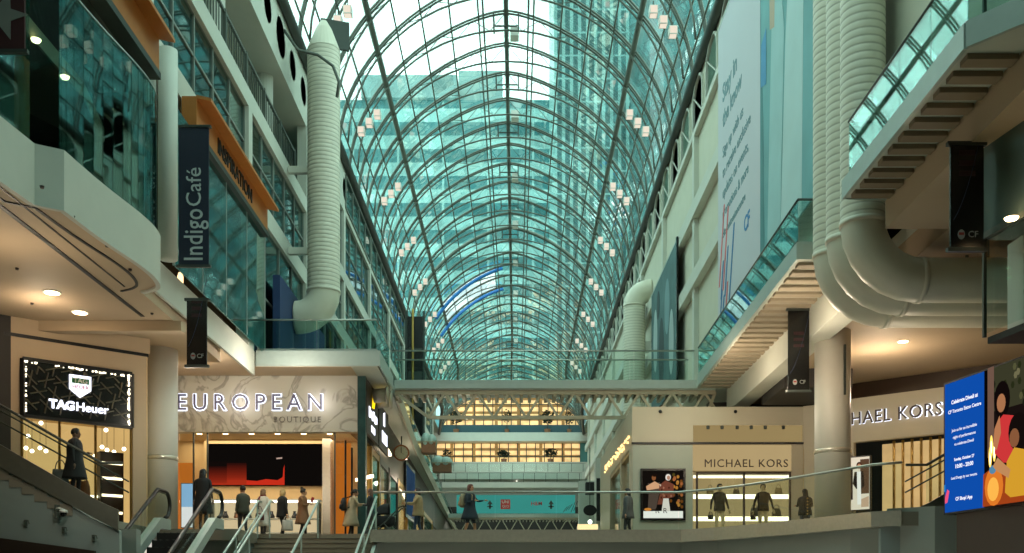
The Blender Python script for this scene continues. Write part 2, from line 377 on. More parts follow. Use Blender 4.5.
for i in range(9):
    d0 = D0+.6+i*BAY+.24; d1 = d0+BAY-.48
    if d1 > D1: d1 = D1-.1
    window_bay(XL-.15, d0, d1, 13.36, 15.62, 5, 2, 1, g_win)
    if d0 > 37: window_bay(XL-.15, d0, d1, 16.2, 19.1, 4, 2, 1, g_win)
    if d0 > 31: window_bay(XL-.15, d0+.1, d1-.1, U, 12.72, 4, 2, 1, g_win)
    if d0 > 48: window_bay(XL+.02, d0, d1, 19.4, 21.0, 4, 1, 1, g_win)
window_bay(XL-.15, 31.9, 38.9, 16.2, 19.1, 3, 1, 1, g_win) if False else None
# rooms behind the left windows: dim warm depth
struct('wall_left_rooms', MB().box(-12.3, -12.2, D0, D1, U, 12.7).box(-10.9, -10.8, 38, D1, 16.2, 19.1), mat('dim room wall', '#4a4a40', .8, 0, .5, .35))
# railing of the loggia
r = thing('loggia_railing', 'grey metal bar railing along the open upper left gallery', 'railing', (XL-.1, 30.6, 16.2))
MB().box(XL-.14, XL-.06, 22.5, 38.6, 17.25, 17.33).box(XL-.12, XL-.08, 22.5, 38.6, 16.25, 16.3).build('rail', m_steel, r)
b = MB()
for i in range(62): b.box(XL-.115, XL-.085, 22.6+i*.26, 22.625+i*.26, 16.2, 17.25)
tag(b.build('baluster', m_steel, r), kind='stuff')
for i in range(8): MB().box(XL-.16, XL-.04, 22.5+i*2.28, 22.58+i*2.28, 16.2, 17.36).build('post', m_steel, r)

# ---- right gallery wall
struct('wall_right', MB().box(XRW, XRW+.4, 10, D1, U, 21.4), m_wall)
rb = MB()
for z in (12.75, 15.55): rb.box(XRW-.28, XRW, 22.3, D1, z, z+.6)
rb.box(XRW-.2, XRW, 22.3, D1, 18.9, 19.15)
struct('beam_right_gallery', rb, m_beam)
rp = MB()
for i in range(10): rp.box(XRW-.2, XRW, 23.5+i*BAY-.2, 23.5+i*BAY+.2, U, 18.9)
struct('wall_right_pilasters', rp, m_beam)
for i in range(27):
    d = 23.2+i*2.9
    r = sroot('window_%d' % (wn[0]+1), (XRW, d, 19.3)); wn[0] += 1
    po = [(1.05*math.cos(t), 1.1+.75*math.sin(t)) for t in [PI*k/8 for k in range(9)]] + [(-1.05, 0), (1.05, 0)]
    MB().slab((XRW, d, 19.35), (0,1,0), ZU, po, .02).build('pane', g_win if i % 2 else mat('dark green pane', '#2f4a44', .3, 0, .2), r)
    f = MB()
    for a, c in zip(po, po[1:]+po[:1]): f.beam((XRW-.05, d+a[0], 19.35+a[1]), (XRW-.05, d+c[0], 19.35+c[1]), .1, .1)
    f.beam((XRW-.05, d-1.0, 19.4), (XRW-.05, d+.95, 20.8), .05, .05).build('window_frame', m_beam, r)

# ---- glass vault
def arch(d):
    t = max(0.0, min(1.0, (d-112)/27.0))
    return -.55-.25*t, 7.95+2.25*t, 21.4+1.6*t, 8.2-1.6*t
def vault(d, ph, inset=0.0):
    c, w, S, R = arch(d); u = math.sin(ph)
    z = S + R*math.sqrt(max(0, 1-abs(u)**1.5)); x = c + w*u
    return Vector((x - inset*math.copysign(abs(u)**.5, u) if u else x, d, z-inset*.9))
def inner(d, ph):
    c, w, S, R = arch(d); return Vector((c+(w-.5)*math.sin(ph), d, S+(R-1.0)*math.cos(ph)))
RS = 2.9
ribs = [27.0 + RS*i for i in range(-11, 39)]
ribs = [d for d in ribs if d < 139] + [139.0]
PH = [math.radians(-90+180*k/36) for k in range(37)]
root = sroot('ceiling', (-.55, 70, 21.4))
gl = MB(); n = len(PH)
ds = [ribs[0]-.3] + ribs
for i, d in enumerate(ds): gl.v += [vault(d, p) for p in PH]
blue_a, blue_b = ribs[11+21], ribs[11+23]      # the two blue ribs
for i in range(len(ds)-1):
    for k in range(n-1):
        gl.f.append((i*n+k, i*n+k+1, (i+1)*n+k+1, (i+1)*n+k))
        mid = (ds[i]+ds[i+1])/2
        gl.m.append(1 if blue_a < mid < blue_b and math.radians(-52) < PH[k] < math.radians(-14) else 0)
gl.build('glazing', [g_roof, g_clear], root, smooth=False)
def make_rib(d, heavy=False, blue=False):
    rr = .13 if heavy else .052
    m = MB()
    if heavy: m.tube([vault(d, p, .1) for p in PH], .14, 6)
    else:
        for o in (-.12, .12): m.tube([vault(d+o, p, .08) for p in PH], rr, 6)
    q = [math.radians(-88+176*k/28) for k in range(29)]
    m.tube([inner(d, p) for p in q], .048, 6, 1)
    for k in range(0, 28):
        a = inner(d, q[k]) if k % 2 else vault(d, q[k], .1); b = vault(d, q[k+1], .1) if k % 2 else inner(d, q[k+1])
        if k > 1 and k < 26: m.beam(a, b, .025, .025, 1)
    if blue:
        pb = [math.radians(-60+54*k/14) for k in range(15)]
        m.tube([vault(d, p, .34) for p in pb], [.15]*15, 8, 2)
    return m.build('rib', [m_steel, m_steel, mat('bright blue paint', '#1d6fb8', .45, 0, .05)], root, smooth=True)
for i, d in enumerate(ribs): make_rib(d, i == 11+18, abs(d-blue_a) < .1 or abs(d-blue_b) < .1)
fine = [d for d in ribs if d > 20]
for deg in (-81, -72, -62, -51.6, -41, -31, -20.6, -10.3, 0, 10.3, 20.6, 31, 41, 51.6, 62, 72, 81):
    p = math.radians(deg); hv = abs(abs(deg)-51.6) < .1
    pts = [(inner(d, p)*.45+vault(d, p, .05)*.55) if hv else vault(d, p, .1) for d in fine]
    MB().tube(pts, .14 if hv else (.12 if deg == 0 else .042), 6).build('purlin', m_steel, root, smooth=True)
for sx in (-1, 1):
    MB().tube([vault(d, sx*math.radians(10.3), .75) for d in fine], .045, 6).build('cable_tray', m_steel, root)
    MB().tube([(arch(d)[0]+sx*(arch(d)[1]-.15), d, arch(d)[2]-.05) for d in fine], .2, 8).build('gutter', m_steel_d, root, smooth=True)
for i in range(0, len(fine), 2):
    d = fine[i]; f = MB(); a, b = vault(d, math.radians(-5), .4), vault(d, math.radians(5), .4)
    for x in (a.x-.05, b.x+.05):
        f.beam((x, d, a.z+.2), (x, d+1.3, a.z+.2), .07, .35)
        f.beam((x, d, a.z-.6), (x, d, a.z+.2), .05, .05)
    f.beam((a.x, d+.65, a.z+.05), (b.x, d+.65, a.z+.05), .06, .06)
    f.build('ridge_walkway', m_steel_d, root)
for i in range(1, len(fine), 3):
    d = fine[i]; a = vault(d, math.radians(4), .5)
    MB().obox((a.x, d+1.2, a.z), (.22, .3, .22)).build('vent_box', m_white, root)

# ---- ends of the gallery
struct('wall_far', MB().box(-16.3, 16.3, 139.6, 140, 13.0, 23.0).box(-16.3, -8.5, 105, 105.3, U, 12.7) , m_wall_grey)
struct('wall_far_low', MB().box(-16.3, 16.3, 139.6, 140, LOW, 13.0), m_wall_dk)
struct('wall_lower_right', MB().wall([(8.1, 21.9), (8.9, 21.3), (16, 21.3)], LOW, M+.1, .15), m_wall_grey)

# ---- buildings outside the roof
bt = thing('outside_glass_tower', 'tall glass tower with narrow vertical stripes right of the roof ridge', 'building', (12, 175, LOW))
MB().box(5.8, 18.2, 156, 180, LOW, 190).build('facade', stripes('tower stripes', '#28686b', '#8fc4c2', 0, 1.25, .42, .35, second=(2, 3.6, .08)), bt)
MB().box(5.6, 18.4, 155.8, 180.2, 190, 192).build('parapet', m_steel_d, bt)
b2 = thing('outside_office_tower', 'broad dark teal office tower beyond the right roof slope', 'building', (30, 130, LOW))
cv = [(17.0, 128), (18.2, 124), (20.5, 121), (24, 119.5), (29, 119), (70, 119), (70, 150), (17, 150)]
MB().prism(cv, LOW, 170).build('facade', stripes('tower bands', '#1f5256', '#2f6d70', 2, 3.8, .5, .3, second=(0, 2.2, .06)), b2)
MB().prism([(x*1.0, y) for x, y in cv], 170, 172).build('parapet', m_steel_d, b2)
b3 = thing('outside_hotel_block', 'pale stepped block with horizontal bands beyond the end of the roof', 'building', (-15, 215, LOW))
mb3 = stripes('block bands', '#37858a', '#9dd0ce', 2, 5.4, .5, .5, second=(0, 9.0, .05))
MB().box(-42, 22, 200, 240, LOW, 100).build('facade', mb3, b3)
MB().box(-31, -12, 199, 225, 100, 104.5).box(-12, -3, 205, 225, 100, 108.5).build('roof_block', mat('pale block', '#7fa0a0', .6, 0, .1), b3)
b4 = thing('outside_teal_block', 'low teal building beyond the left roof slope', 'building', (-70, 160, LOW))
MB().box(-110, -45, 120, 190, LOW, 62).build('facade', stripes('left block bands', '#347478', '#88bcbc', 2, 4.2, .45, .5, second=(1, 5.0, .1)), b4)
MB().box(-111, -44, 119, 191, 62, 63).build('parapet', m_steel_d, b4)
SKY = 4.4
LIGHTS = [
 (('key boutique', (-9, 35.0, 5.7), 6, 130), dict(sy=2)),
 (('key right shop', (6.6, 34.2, 5.0), 3, 60), dict(sy=1.0)),
]
W1, W2, W3c = (1, .82, .6), (1, .9, .76), (.95, 1, .96)
POINTS = [  # fill lights added to brighten the dim lower floors and far end, no fixtures
 ('fill boutique left', (-9.9, 30.2, 7.1), 170, W2), ('fill boutique right', (-7.0, 30.4, 7.1), 170, W2),
 ('fill watch shop', (-10.9, 22.9, 6.3), 45, W1), ('fill left soffit', (-9.8, 19.2, 5.6), 60, W1), ('lamp left column', (-8.2, 25.2, 5.0), 60, W2), ('fill left stair', (-8.6, 19.4, 3.0), 40, W2),
 ('lamp right column', (6.6, 24.2, 5.9), 150, W1), ('fill right shop', (5.6, 29.6, 6.0), 260, W1), ('fill right fascia', (10.2, 28.0, 6.0), 150, W1), ('fill right soffit', (8.6, 22.0, 4.6), 50, W1),
 ('lamp steps', (-3.0, 22.0, -0.9), 70, W2), ('lamp middle', (1.0, 20.0, -0.9), 110, W2), ('fill right lower', (5.2, 18.0, -0.9), 90, W2), ('fill steps high', (-3.0, 25.5, 6.8), 60, W2),
 ('fill bridge', (-2, 42, 5.2), 120, W1), ('fill shops', (-4.4, 48, 5.6), 110, W1), ('fill far', (0, 80, 5.8), 400, W2), ('fill far end', (0, 128, 15), 900, W2), ('fill far low', (0, 100, 9), 700, W2),
]
# ================================================================ RAILINGS, BRIDGE, DUCTS
def sub(a, b, n): return [Vector(a).lerp(Vector(b), i/n) for i in range(n+1)]
def railing(name, label, line, z, h=1.07, step=1.6, cat='railing', mid=False, group=None, shoe=.12, zs=None, rr=.03, mrail=None, gl=None):
    """glass balustrade along a plan line; zs gives a floor height per point when it climbs"""
    zs = zs or [z]*len(line)
    r = thing(name, label, cat, (line[0][0], line[0][1], zs[0]), group=group)
    pts = [Vector((x, y, zz)) for (x, y), zz in zip(line, zs)]
    MB().tube([p+Vector((0,0,h)) for p in pts], rr, 8).build('handrail', mrail or m_rail, r, True)
    if mid: MB().tube([p+Vector((0,0,h*.62)) for p in pts], .016, 6).build('wire', m_rail, r)
    for a, b in zip(pts, pts[1:]):
        n = max(1, round((b-a).length/step)); q = sub(a, b, n)
        for i in range(n):
            d = (q[i+1]-q[i]); g = d*.008; p0, p1 = q[i]+g, q[i+1]-g
            s = Vector((-d.y, d.x, 0)).normalized()*.008
            o = Vector((0,0,.02)); u = Vector((0,0,h-.03))
            MB().add([p0-s+o, p1-s+o, p1+s+o, p0+s+o, p0-s+u, p1-s+u, p1+s+u, p0+s+u], [(0,3,2,1),(4,5,6,7),(0,1,5,4),(1,2,6,5),(2,3,7,6),(3,0,4,7)]).build('glass_panel', gl or g_rail, r)
    if shoe:
        m = MB()
        for a, b in zip(pts, pts[1:]): m.beam(a+Vector((0,0,shoe/2)), b+Vector((0,0,shoe/2)), .06, shoe)
        m.build('base_shoe', m_alu, r)
    return r
railing('glass_railing', 'curved glass railing with metal handrail along the middle floor edge', [(-3.97, 27.55), (4.45, 27.55)] + [(x, y+.06) for x, y in arc[1:]], M, step=1.75, shoe=.03)
struct('trim_11', MB().wall([(-4.02, 27.46), (4.5, 27.46)] + [(x-.03, y-.03) for x, y in arc[1:]] , M-.31, M+.03, -.05), m_stainless)
railing('glass_railing', 'glass railing on the upper right gallery just beside the white ducts', [(9.0, 11.15), (6.75, 13.25), (6.25, 13.85), (6.25, 18.82), (8.1, 18.9)], U, 1.1, step=1.3, mrail=m_steel_d, gl=g_railt)
railing('glass_railing', 'long glass railing on the upper right gallery below the big white banner', [(8.1, 22.4), (6.3, 22.4), (6.45, 35.55)], U, step=1.4, mrail=m_steel_d, gl=g_railt)
railing('glass_railing', 'glass railing on the cross deck above the boutique sign', [(-8.3, 31.95), (-4.5, 31.95), (-4.55, 35.6)], U, 1.05, step=2.4, gl=g_railt)
railing('glass_railing', 'glass railing on the left upper gallery beyond the footbridge', [(-4.55, 38.6), (-5.15, 49), (-6.7, 104)], U, step=4, gl=g_railt)

def footbridge(name, label, y0, y1, x0, x1, zt, pitch, hh, b0, b1, banner=None):
    r = thing(name, label, 'footbridge', ((x0+x1)/2, y0, zt-hh-.5))
    MB().box(x0, x1, y0, y1, zt-.34, zt-.2).box(x0, x1, y0-.06, y0, zt-.3, zt).box(x0, x1, y1, y1+.06, zt-.3, zt).build('deck', m_alu, r)
    rb = MB(); k = int((x1-x0)/.3)
    for i in range(k): rb.box(x0+i*.3, x0+i*.3+.12, y0+.1, y1-.1, zt-.55, zt-.35)
    rb.build('deck_joist', m_beige_steel, r)
    for yy in (y0+.12,):
        t = MB(); zb, zu = zt-.42-hh, zt-.42
        t.beam((x0, yy, zu), (x1, yy, zu), .14, .14).beam((b0, yy, zb), (b1, yy, zb), .12, .12)
        n = round((b1-b0)/pitch)
        for i in range(n):
            xa = b0+i*pitch; t.beam((xa, yy, zb), (xa+pitch/2, yy, zu), .085, .085); t.beam((xa+pitch/2, yy, zu), (xa+pitch, yy, zb), .085, .085)
        t.beam((b0, yy, zb), (max(x0, b0-1.35), yy, zu), .1, .1).beam((b1, yy, zb), (min(x1, b1+.9), yy, zu), .1, .1)
        t.build('truss_frame', m_beige_steel, r)
    return r
br = footbridge('footbridge', 'near steel truss footbridge crossing the gallery at the upper floor', 35.95, 37.4, -4.4, 7.15, U, 1.17, .9, -3.18, 6.8)
def bridge_rail(y, label): return railing('glass_railing', label, [(-4.55, y), (6.4, y)], U, 1.07, step=2.2, shoe=.0)
bridge_rail(36.0, 'glass railing with two metal rails along the front of the near footbridge')
bridge_rail(37.35, 'glass railing along the rear side of the near footbridge')
for i, d in enumerate((34.6, 35.6)):
    o = MB().tube([(-4.97, d, 7.05), (-4.5, d, 7.1)], [.24, .24], 16).tube([(-4.52, d, 7.1), (-4.46, d, 7.1)], [.3, .3], 16).build('mounted_bracket', m_beige_steel, None, True)
    tag(o, ['thick round steel bracket just before the left end of the near footbridge', 'thick round steel bracket just behind the left end of the near footbridge'][i], 'bracket')
# sign bridge further away
br2 = footbridge('footbridge', 'far truss footbridge carrying the turquoise store banner', 88, 90.5, -6.1, 8.0, U-.3, 1.45, 1.25, -5.0, 5.2)
bn = thing('bridge_banner', 'turquoise banner with arrows and two red shop logos on the far footbridge', 'banner', (-.2, 87.8, U-.3))
X0, X1, ZB = -5.3, 5.1, U-.3
MB().box(X0, X1, 87.78, 87.86, ZB, ZB+1.62).build('panel', emit('glowing turquoise print', '#4cb0a6', .62, .15, .4), bn)  # unlit banner, an even glow put into its print to brighten it
lg = MB(); k = (-(CX)+0)
def bx2(px): return (px-CX)/11.36
c = bx2(505.5); lg.slab((c, 87.77, ZB+.8), XR, ZU, [(-.42,-.42),(.42,-.42),(.42,.42),(-.42,.42)], .02, 0)
lg.text('UNI', (c, 87.74, ZB+1.0), XR, ZU, width=.6, depth=.01, m=1).text('QLO', (c, 87.74, ZB+.62), XR, ZU, width=.6, depth=.01, m=1)
lg.text('H&M', (bx2(536.5), 87.77, ZB+.85), XR, ZU, width=.95, depth=.02, m=0, offset=.01)
lg.build('logo', [mat('logo red', '#c0302c', .6, 0, .03), m_white], bn)
ar = MB()
for px in (490, 551):
    c = bx2(px); ar.slab((c, 87.77, ZB+.75), XR, ZU, [(-.09,-.35),(.09,-.35),(.09,.05),(.24,.05),(0,.4),(-.24,.05),(-.09,.05)], .02)
    ar.slab((c, 87.77, ZB+.75), XR, ZU, [(-.24,-.2),(.24,-.2),(.24,-.1),(-.24,-.1)], .02)
for k in range(5):
    c = bx2(563+k*2.6); ar.beam((c, 87.75, ZB+.1+.1*(k % 3)), (c+.35, 87.75, ZB+.6+.12*k), .05, .05)
ar.build('arrow', m_steel_d, bn)
# two plain decks further up the gallery, and the balconies of the end wall
for i, (d, z, x0, x1, h) in enumerate(((112, 13.2, -8.4, 7.3, .62), (124, 15.9, -9.6, 8.5, .9))):
    r = thing('footbridge', ['plain pale footbridge lower of the two in front of the lit end wall', 'plain pale footbridge upper of the two in front of the lit end wall'][i], 'footbridge', (0, d, z-h))
    MB().box(x0, x1, d, d+2.6, z-h, z).build('deck', m_beam, r); MB().beam((x0, d, z+1.05), (x1, d, z+1.05), .07, .07).build('handrail', m_rail, r)
    for k in range(13): x = x0+.3+(x1-x0-.6)*k/12; MB().beam((x, d, z), (x, d, z+1.05), .05, .05).build('post', m_steel_d, r)
    MB().box(x0, x1, d+.02, d+.05, z+.05, z+1.0).build('glass_panel', g_rail, r)
struct('trim_12', MB().box(-13, 13.6, 137.5, 139.6, 21.85, 23.05), m_beam)
struct('trim_13', MB().box(-12, 12, 136.5, 139.6, 17.5, 18.85), m_beam)
struct('trim_14', MB().box(-10.6, 10.6, 138.2, 139.6, 23.05, 24.2), mat('deep teal band', '#2c4f58', .35, 0, .1))
lit = stripes('lit office floor', '#f2cb8c', '#8a6a3a', 2, .95, .38, .6, em=1.7, second=(0, 3.1, .14))
wn[0] += 1; r = sroot('window_%d' % wn[0], (0, 139, 24))
pts = [(arch(139)[0]+(arch(139)[1]-.3)*math.sin(t), 23.2+6.0*math.cos(t)**.9 if abs(math.cos(t)) > 1e-6 else 23.2) for t in [math.radians(-90+10*k) for k in range(19)]]
MB().slab((0, 139.3, 0), XR, ZU, pts, .05).build('pane', lit, r)
f = MB()
for k in range(-8, 9):
    x = arch(139)[0]+k*1.28; u = abs(k*1.28/(arch(139)[1]-.3)); z = 23.2+6.0*math.sqrt(max(.0, 1-u*u))**.9
    if u < 1: f.beam((x, 139.1, 23.2), (x, 139.1, z), .12, .12)
for z in (25.6, 27.2): f.beam((-8.6, 139.1, z), (7.2, 139.1, z), .1, .1)
for a, b in zip(pts, pts[1:]): f.beam((a[0], 139.1, a[1]), (b[0], 139.1, b[1]), .35, .35)
f.build('window_frame', m_steel_d, r)
wn[0] += 1; r = sroot('window_%d' % wn[0], (0, 139, 18.9))
MB().box(-11.2, 8.8, 139.3, 139.35, 18.9, 21.8).build('pane', lit, r)
f = MB()
for k in range(17): f.beam((-11.2+k*1.25, 139.1, 18.9), (-11.2+k*1.25, 139.1, 21.8), .12, .12)
f.beam((-11.2, 138.9, 19.9), (8.8, 138.9, 19.9), .12, .12); f.build('window_frame', m_steel_d, r)
struct('trim_15', MB().box(8.8, 10.4, 139.0, 139.55, 18.9, 21.8), m_teal_par)
def tree(x, y, z, h, label, w=1.0):
    r = thing('potted_tree', label, 'potted tree', (x, y, z)); rnd = random.Random(int(x*31+z))
    MB().lathe([(.28*w, 0), (.36*w, .5), (.3*w, .5)], (x, y, z), 12).build('pot', m_pot, r)
    MB().tube([(x, y, z+.45), (x+.05, y, z+h*.55)], [.05, .04], 6).build('trunk', m_brown, r)
    f = MB()
    for k in range(90):
        a, b, q = rnd.uniform(0, 2*PI), rnd.uniform(-1, 1), rnd.uniform(.45, 1)
        c = Vector((x+q*w*.8*math.cos(a)*math.sqrt(1-b*b), y+q*w*.8*math.sin(a)*math.sqrt(1-b*b), z+h*.68+q*h*.3*b))
        d = Vector((rnd.uniform(-1,1), rnd.uniform(-1,1), rnd.uniform(-.6,.6))).normalized()*.22*w; e = d.cross(Vector((.3,.5,.8))).normalized()*.13*w
        f.add([c-d, c+e, c+d, c-e], [(0,1,2,3)])
    f.build('foliage', m_green, r)
for i, (x, w, h, lb) in enumerate(((-8.4, 1.2, 1.9, 'dark potted tree at the left end of the upper lit end balcony'), (-1.4, .9, 2.1, 'dark potted tree at the middle of the upper lit end balcony'), (4.2, 1.3, 1.9, 'broad dark potted tree right of centre on the upper lit end balcony'), (7.2, .9, 1.7, 'small dark potted tree at the right end of the upper lit end balcony'))):
    tree(x, 138.0, 24.2 - 1.1 + .0 if False else 23.06, h+1.3, lb, w)
for i, (x, w, h, lb) in enumerate(((-9.6, .8, 1.9, 'dark potted plant at the left end of the lower lit end balcony'), (-1.8, 1.2, 1.8, 'dark potted plant at the middle of the lower lit end balcony'), (4.6, 1.2, 2.0, 'dark potted plant right of centre on the lower lit end balcony'))):
    tree(x, 137.2, 18.86, h, lb, w)

# ---- ducts
def duct(name, label, path, r, ribs_from=None, group=None, cone=None):
    """round duct: straight runs are ringed, elbows are gored"""
    o = thing(name, label, 'duct', path[-1] if path[-1][2] < path[0][2] else path[0], group=group)
    m = MB(); pts, rs, groove_idx = [], [], []
    for i, (a, b) in enumerate(zip(path, path[1:])):
        a, b = Vector(a), Vector(b); L = (b-a).length; straight = L > 1.2
        n = max(1, int(L/.15)) if straight else 1
        for k in range(n):
            pts.append(a.lerp(b, k/n)); rs.append(r)
            if straight and abs(a.z-b.z) > 1: groove_idx.append(len(pts)-1); pts.append(a.lerp(b, (k+.2)/n)); rs.append(r*.99); pts.append(a.lerp(b, (k+.28)/n)); rs.append(r)
    pts.append(Vector(path[-1])); rs.append(r)
    m.tube(pts, rs, 28)
    for q in groove_idx:
        for k in range(28): m.m[q*28+k] = 1
    m.build('pipe', [m_duct, m_groove], o, True)
    
    for i in range(1, len(path)-1):
        a, b, c = Vector(path[i-1]), Vector(path[i]), Vector(path[i+1])
        if (b-a).length > 1.2 or (c-b).length > 1.2:
            d = (c-a).normalized(); MB().tube([b-d*.05, b+d*.05], [r*1.045]*2, 28).build('collar', m_duct, o, True)
    return o
def elbow(x, y, zc, R, n=6, dirx=1):
    """points turning from downward at x to sideways along x"""
    return [(x+dirx*(R-R*math.cos(PI/2*k/n)), y, zc-R*math.sin(PI/2*k/n)) for k in range(n+1)]
for i, d in enumerate((19.55, 20.45, 21.35)):
    R = 1.1
    duct('air_duct', ['front one of three white ducts bending under the upper right gallery', 'middle one of three white ducts bending under the upper right gallery', 'rear one of three white ducts bending under the upper right gallery'][i],
         [(6.76, d, 21.0)] + elbow(6.76, d, 6.25+R, R) + [(13.5, d, 6.25)], .425)
for o in [q for q in scene.objects if q.name.startswith('air_duct')]:
    d = o.location.y
    for x in (9.2, 12.0): MB().box(x-.03, x+.03, d-.015, d+.015, 6.6, 7.44).build('hanger', m_steel, o)
ld = duct('air_duct', 'tall white ringed duct with a cone top along the left gallery wall', [(-7.15, 37.0, 20.3)] + elbow(-7.15, 37.0, 11.4, .95, 6, -1) + [(-8.17, 37.0, 10.45)], .6)
MB().lathe([(.61, 20.3), (.3, 21.1), (.12, 21.4)], (-7.15, 37, 0), 24).build('cone_top', m_duct, ld, False)
for z in (15.9, 12.9): MB().box(-8.45, -7.7, 36.9, 37.1, z-.12, z+.12).build('bracket', m_beam, ld)
rd = duct('air_duct', 'far white duct turning into the right gallery wall', [(7.38, 55.0, 17.0)] + [(6.45+.85-.85*math.sin(PI/2*k/6), 55.0, 17.0-.85+.85*math.cos(PI/2*k/6)) for k in range(7)] + [(6.45, 55, 8.2)], .6)
MB().box(7.0, 7.38, 54.9, 55.1, 13.6, 14.2).build('bracket', m_beam, rd)
# curved maintenance rail at the top of the left duct
o = MB().tube([P(*q) for q in ((284, 30, 28.2), (298, 50, 28.1), (318, 55, 28), (333, 66, 28), (339, 82, 28), (337, 97, 28))], .055, 8).build('maintenance_rail', m_steel, None, True)
tag(o, 'curved grey service rail around the top of the left duct', 'rail')
o = MB().obox(P(335, 35, 25.6), (.55, .05, .55), .3).build('vent_flap', m_steel_d); tag(o, 'open dark roof vent flap behind the left duct top', 'vent')

# ---- columns
def column(x, d, r, label):
    MB2 = MB().lathe([(r, M), (r, 6.9 if x < 0 else 7.05)], (x, d, 0), 32)
    o = sroot('column', (x, d, M)); MB2.build('shaft', mat('pale column', '#cbc6ba', .5, 0, .03, 2), o, True)
    MB().lathe([(r*1.01, 3.83), (r*1.04, 3.85), (r*1.04, 3.93), (r*1.01, 3.95)], (x, d, 0), 32).build('band', m_stainless, o, True)
    return o
column(-9.85, 27.6, .47, '')
column(8.3, 26.3, .46, '')
struct('column_balcony', MB().lathe([(.22, U), (.22, 12.75)], (-8.1, 23.2, 0), 20), m_beam, smooth=True)
for z in (3.4, ): pass
o = MB().box(8.44, 8.49, 25.8, 25.84, 5.3, 6.6).build('conduit', m_steel_d); tag(o, 'thin dark metal conduit on the right column', 'conduit')

# ---- hanging banners
def hbanner(px0, px1, py0, py1, s, label, words=None, mcol=None, pole=True):
    a, b = P(px0, py1, s), P(px1, py0, s); r = thing('hanging_banner', label, 'banner', ((a.x+b.x)/2, a.y, a.z))
    MB().box(a.x, b.x, a.y-.02, a.y+.02, a.z, b.z).build('fabric', mcol or m_blackshiny, r)
    for z in (b.z, a.z-.06): MB().box(a.x-.05, b.x+.05, a.y-.04, a.y+.04, z, z+.06).build('batten', m_steel_d, r)
    return r, a, b
r, a, b = hbanner(179, 209, 128, 265, 42.4, 'tall navy café banner hanging by the left gallery', mcol=mat('navy print', '#151f33', .7, 0, .1))
t = MB(); cx = a.x+.37
t.text('Indigo', (cx, a.y-.02, a.z+.7), ZU, -XR, width=1.2, depth=.01, offset=.006, spacing=1.04, stretch=1.3).text('Café', (cx, a.y-.02, a.z+1.83), ZU, -XR, width=.9, depth=.01)
t.build('lettering', mat('pale lettering', '#b9c4c4', .7), r)
def small_banner(px0, px1, py0, py1, s, label, fr):
    r, a, b = hbanner(px0, px1, py0, py1, s, label)
    w = b.x-a.x; m = MB()
    O = (a.x, a.y-.022, a.z)
    m.disc(O, XR, ZU, (w*.32, .2), (.055, .075), .01, 0); m.slab(O, XR, ZU, [(w*.32-.04, .19), (w*.32+.04, .19), (w*.32+.04, .23), (w*.32-.04, .23)], .012, 1)
    m.text('CF', (a.x+w*.68, a.y-.022, a.z+.2), XR, ZU, width=.15, depth=.01)
    m.build('emblem', [mat('grey emblem', '#8f8f8a', .7), mat('emblem red', '#8a2d2a', .7)], r)
    q = MB()
    for i in range(9): q.slab(O, XR, ZU, [(w*.08+w*.1*i, .42+.08*i+.01*i*i), (w*.1+w*.1*i, .42+.08*i+.01*i*i), (w*.2+w*.1*i, .52+.1*i+.01*i*i), (w*.18+w*.1*i, .52+.1*i+.01*i*i)], .008)
    for i in range(3): q.slab(O, XR, ZU, [(w*.25, 1.1+.16*i), (w*.75, 1.1+.16*i), (w*.75, 1.18+.16*i), (w*.25, 1.18+.16*i)], .006, 1)
    q.build('print', [mat('dim blue print', '#26324a', .7), mat('dim red print', '#2b1012', .7)], r)
    m = MB(); zc = 7.45 if fr == 'r2' else (6.9 if fr == 'l' else 7.05)
    for x in (a.x+.08, b.x-.08): m.tube([(x, a.y, b.z+.05), (x, a.y, zc)], .01, 6)
    m.build('cord', m_steel_d, r); return r
small_banner(187, 207, 301, 365, 43.3, 'small black banner with a round white emblem under the left gallery', 'l')
small_banner(788, 809, 311, 390, 38.7, 'small black banner with a white emblem beside the right column', 'r2')
small_banner(950, 983, 146, 248, 64.8, 'black banner with a white emblem beneath the near right gallery', 'r')
# maroon banner with a star, far left
r, a, b = hbanner(-30, 25, -60, 50, 62, 'maroon banner with a white star inside the upper left shop', mcol=m_red)
m = MB(); O = (a.x+.53, a.y-.022, a.z+.55)
m.slab(O, XR, ZU, [((.42 if k % 2 == 0 else .17)*math.sin(PI*k/5+.3), (.42 if k % 2 == 0 else .17)*math.cos(PI*k/5+.3)) for k in range(10)], .01)
m.slab(O, XR, ZU, [(.05, .6), (.3, .65), (.3, .71), (.05, .66)], .01)
m.build('star', mat('grey star', '#7a7a74', .8), r)

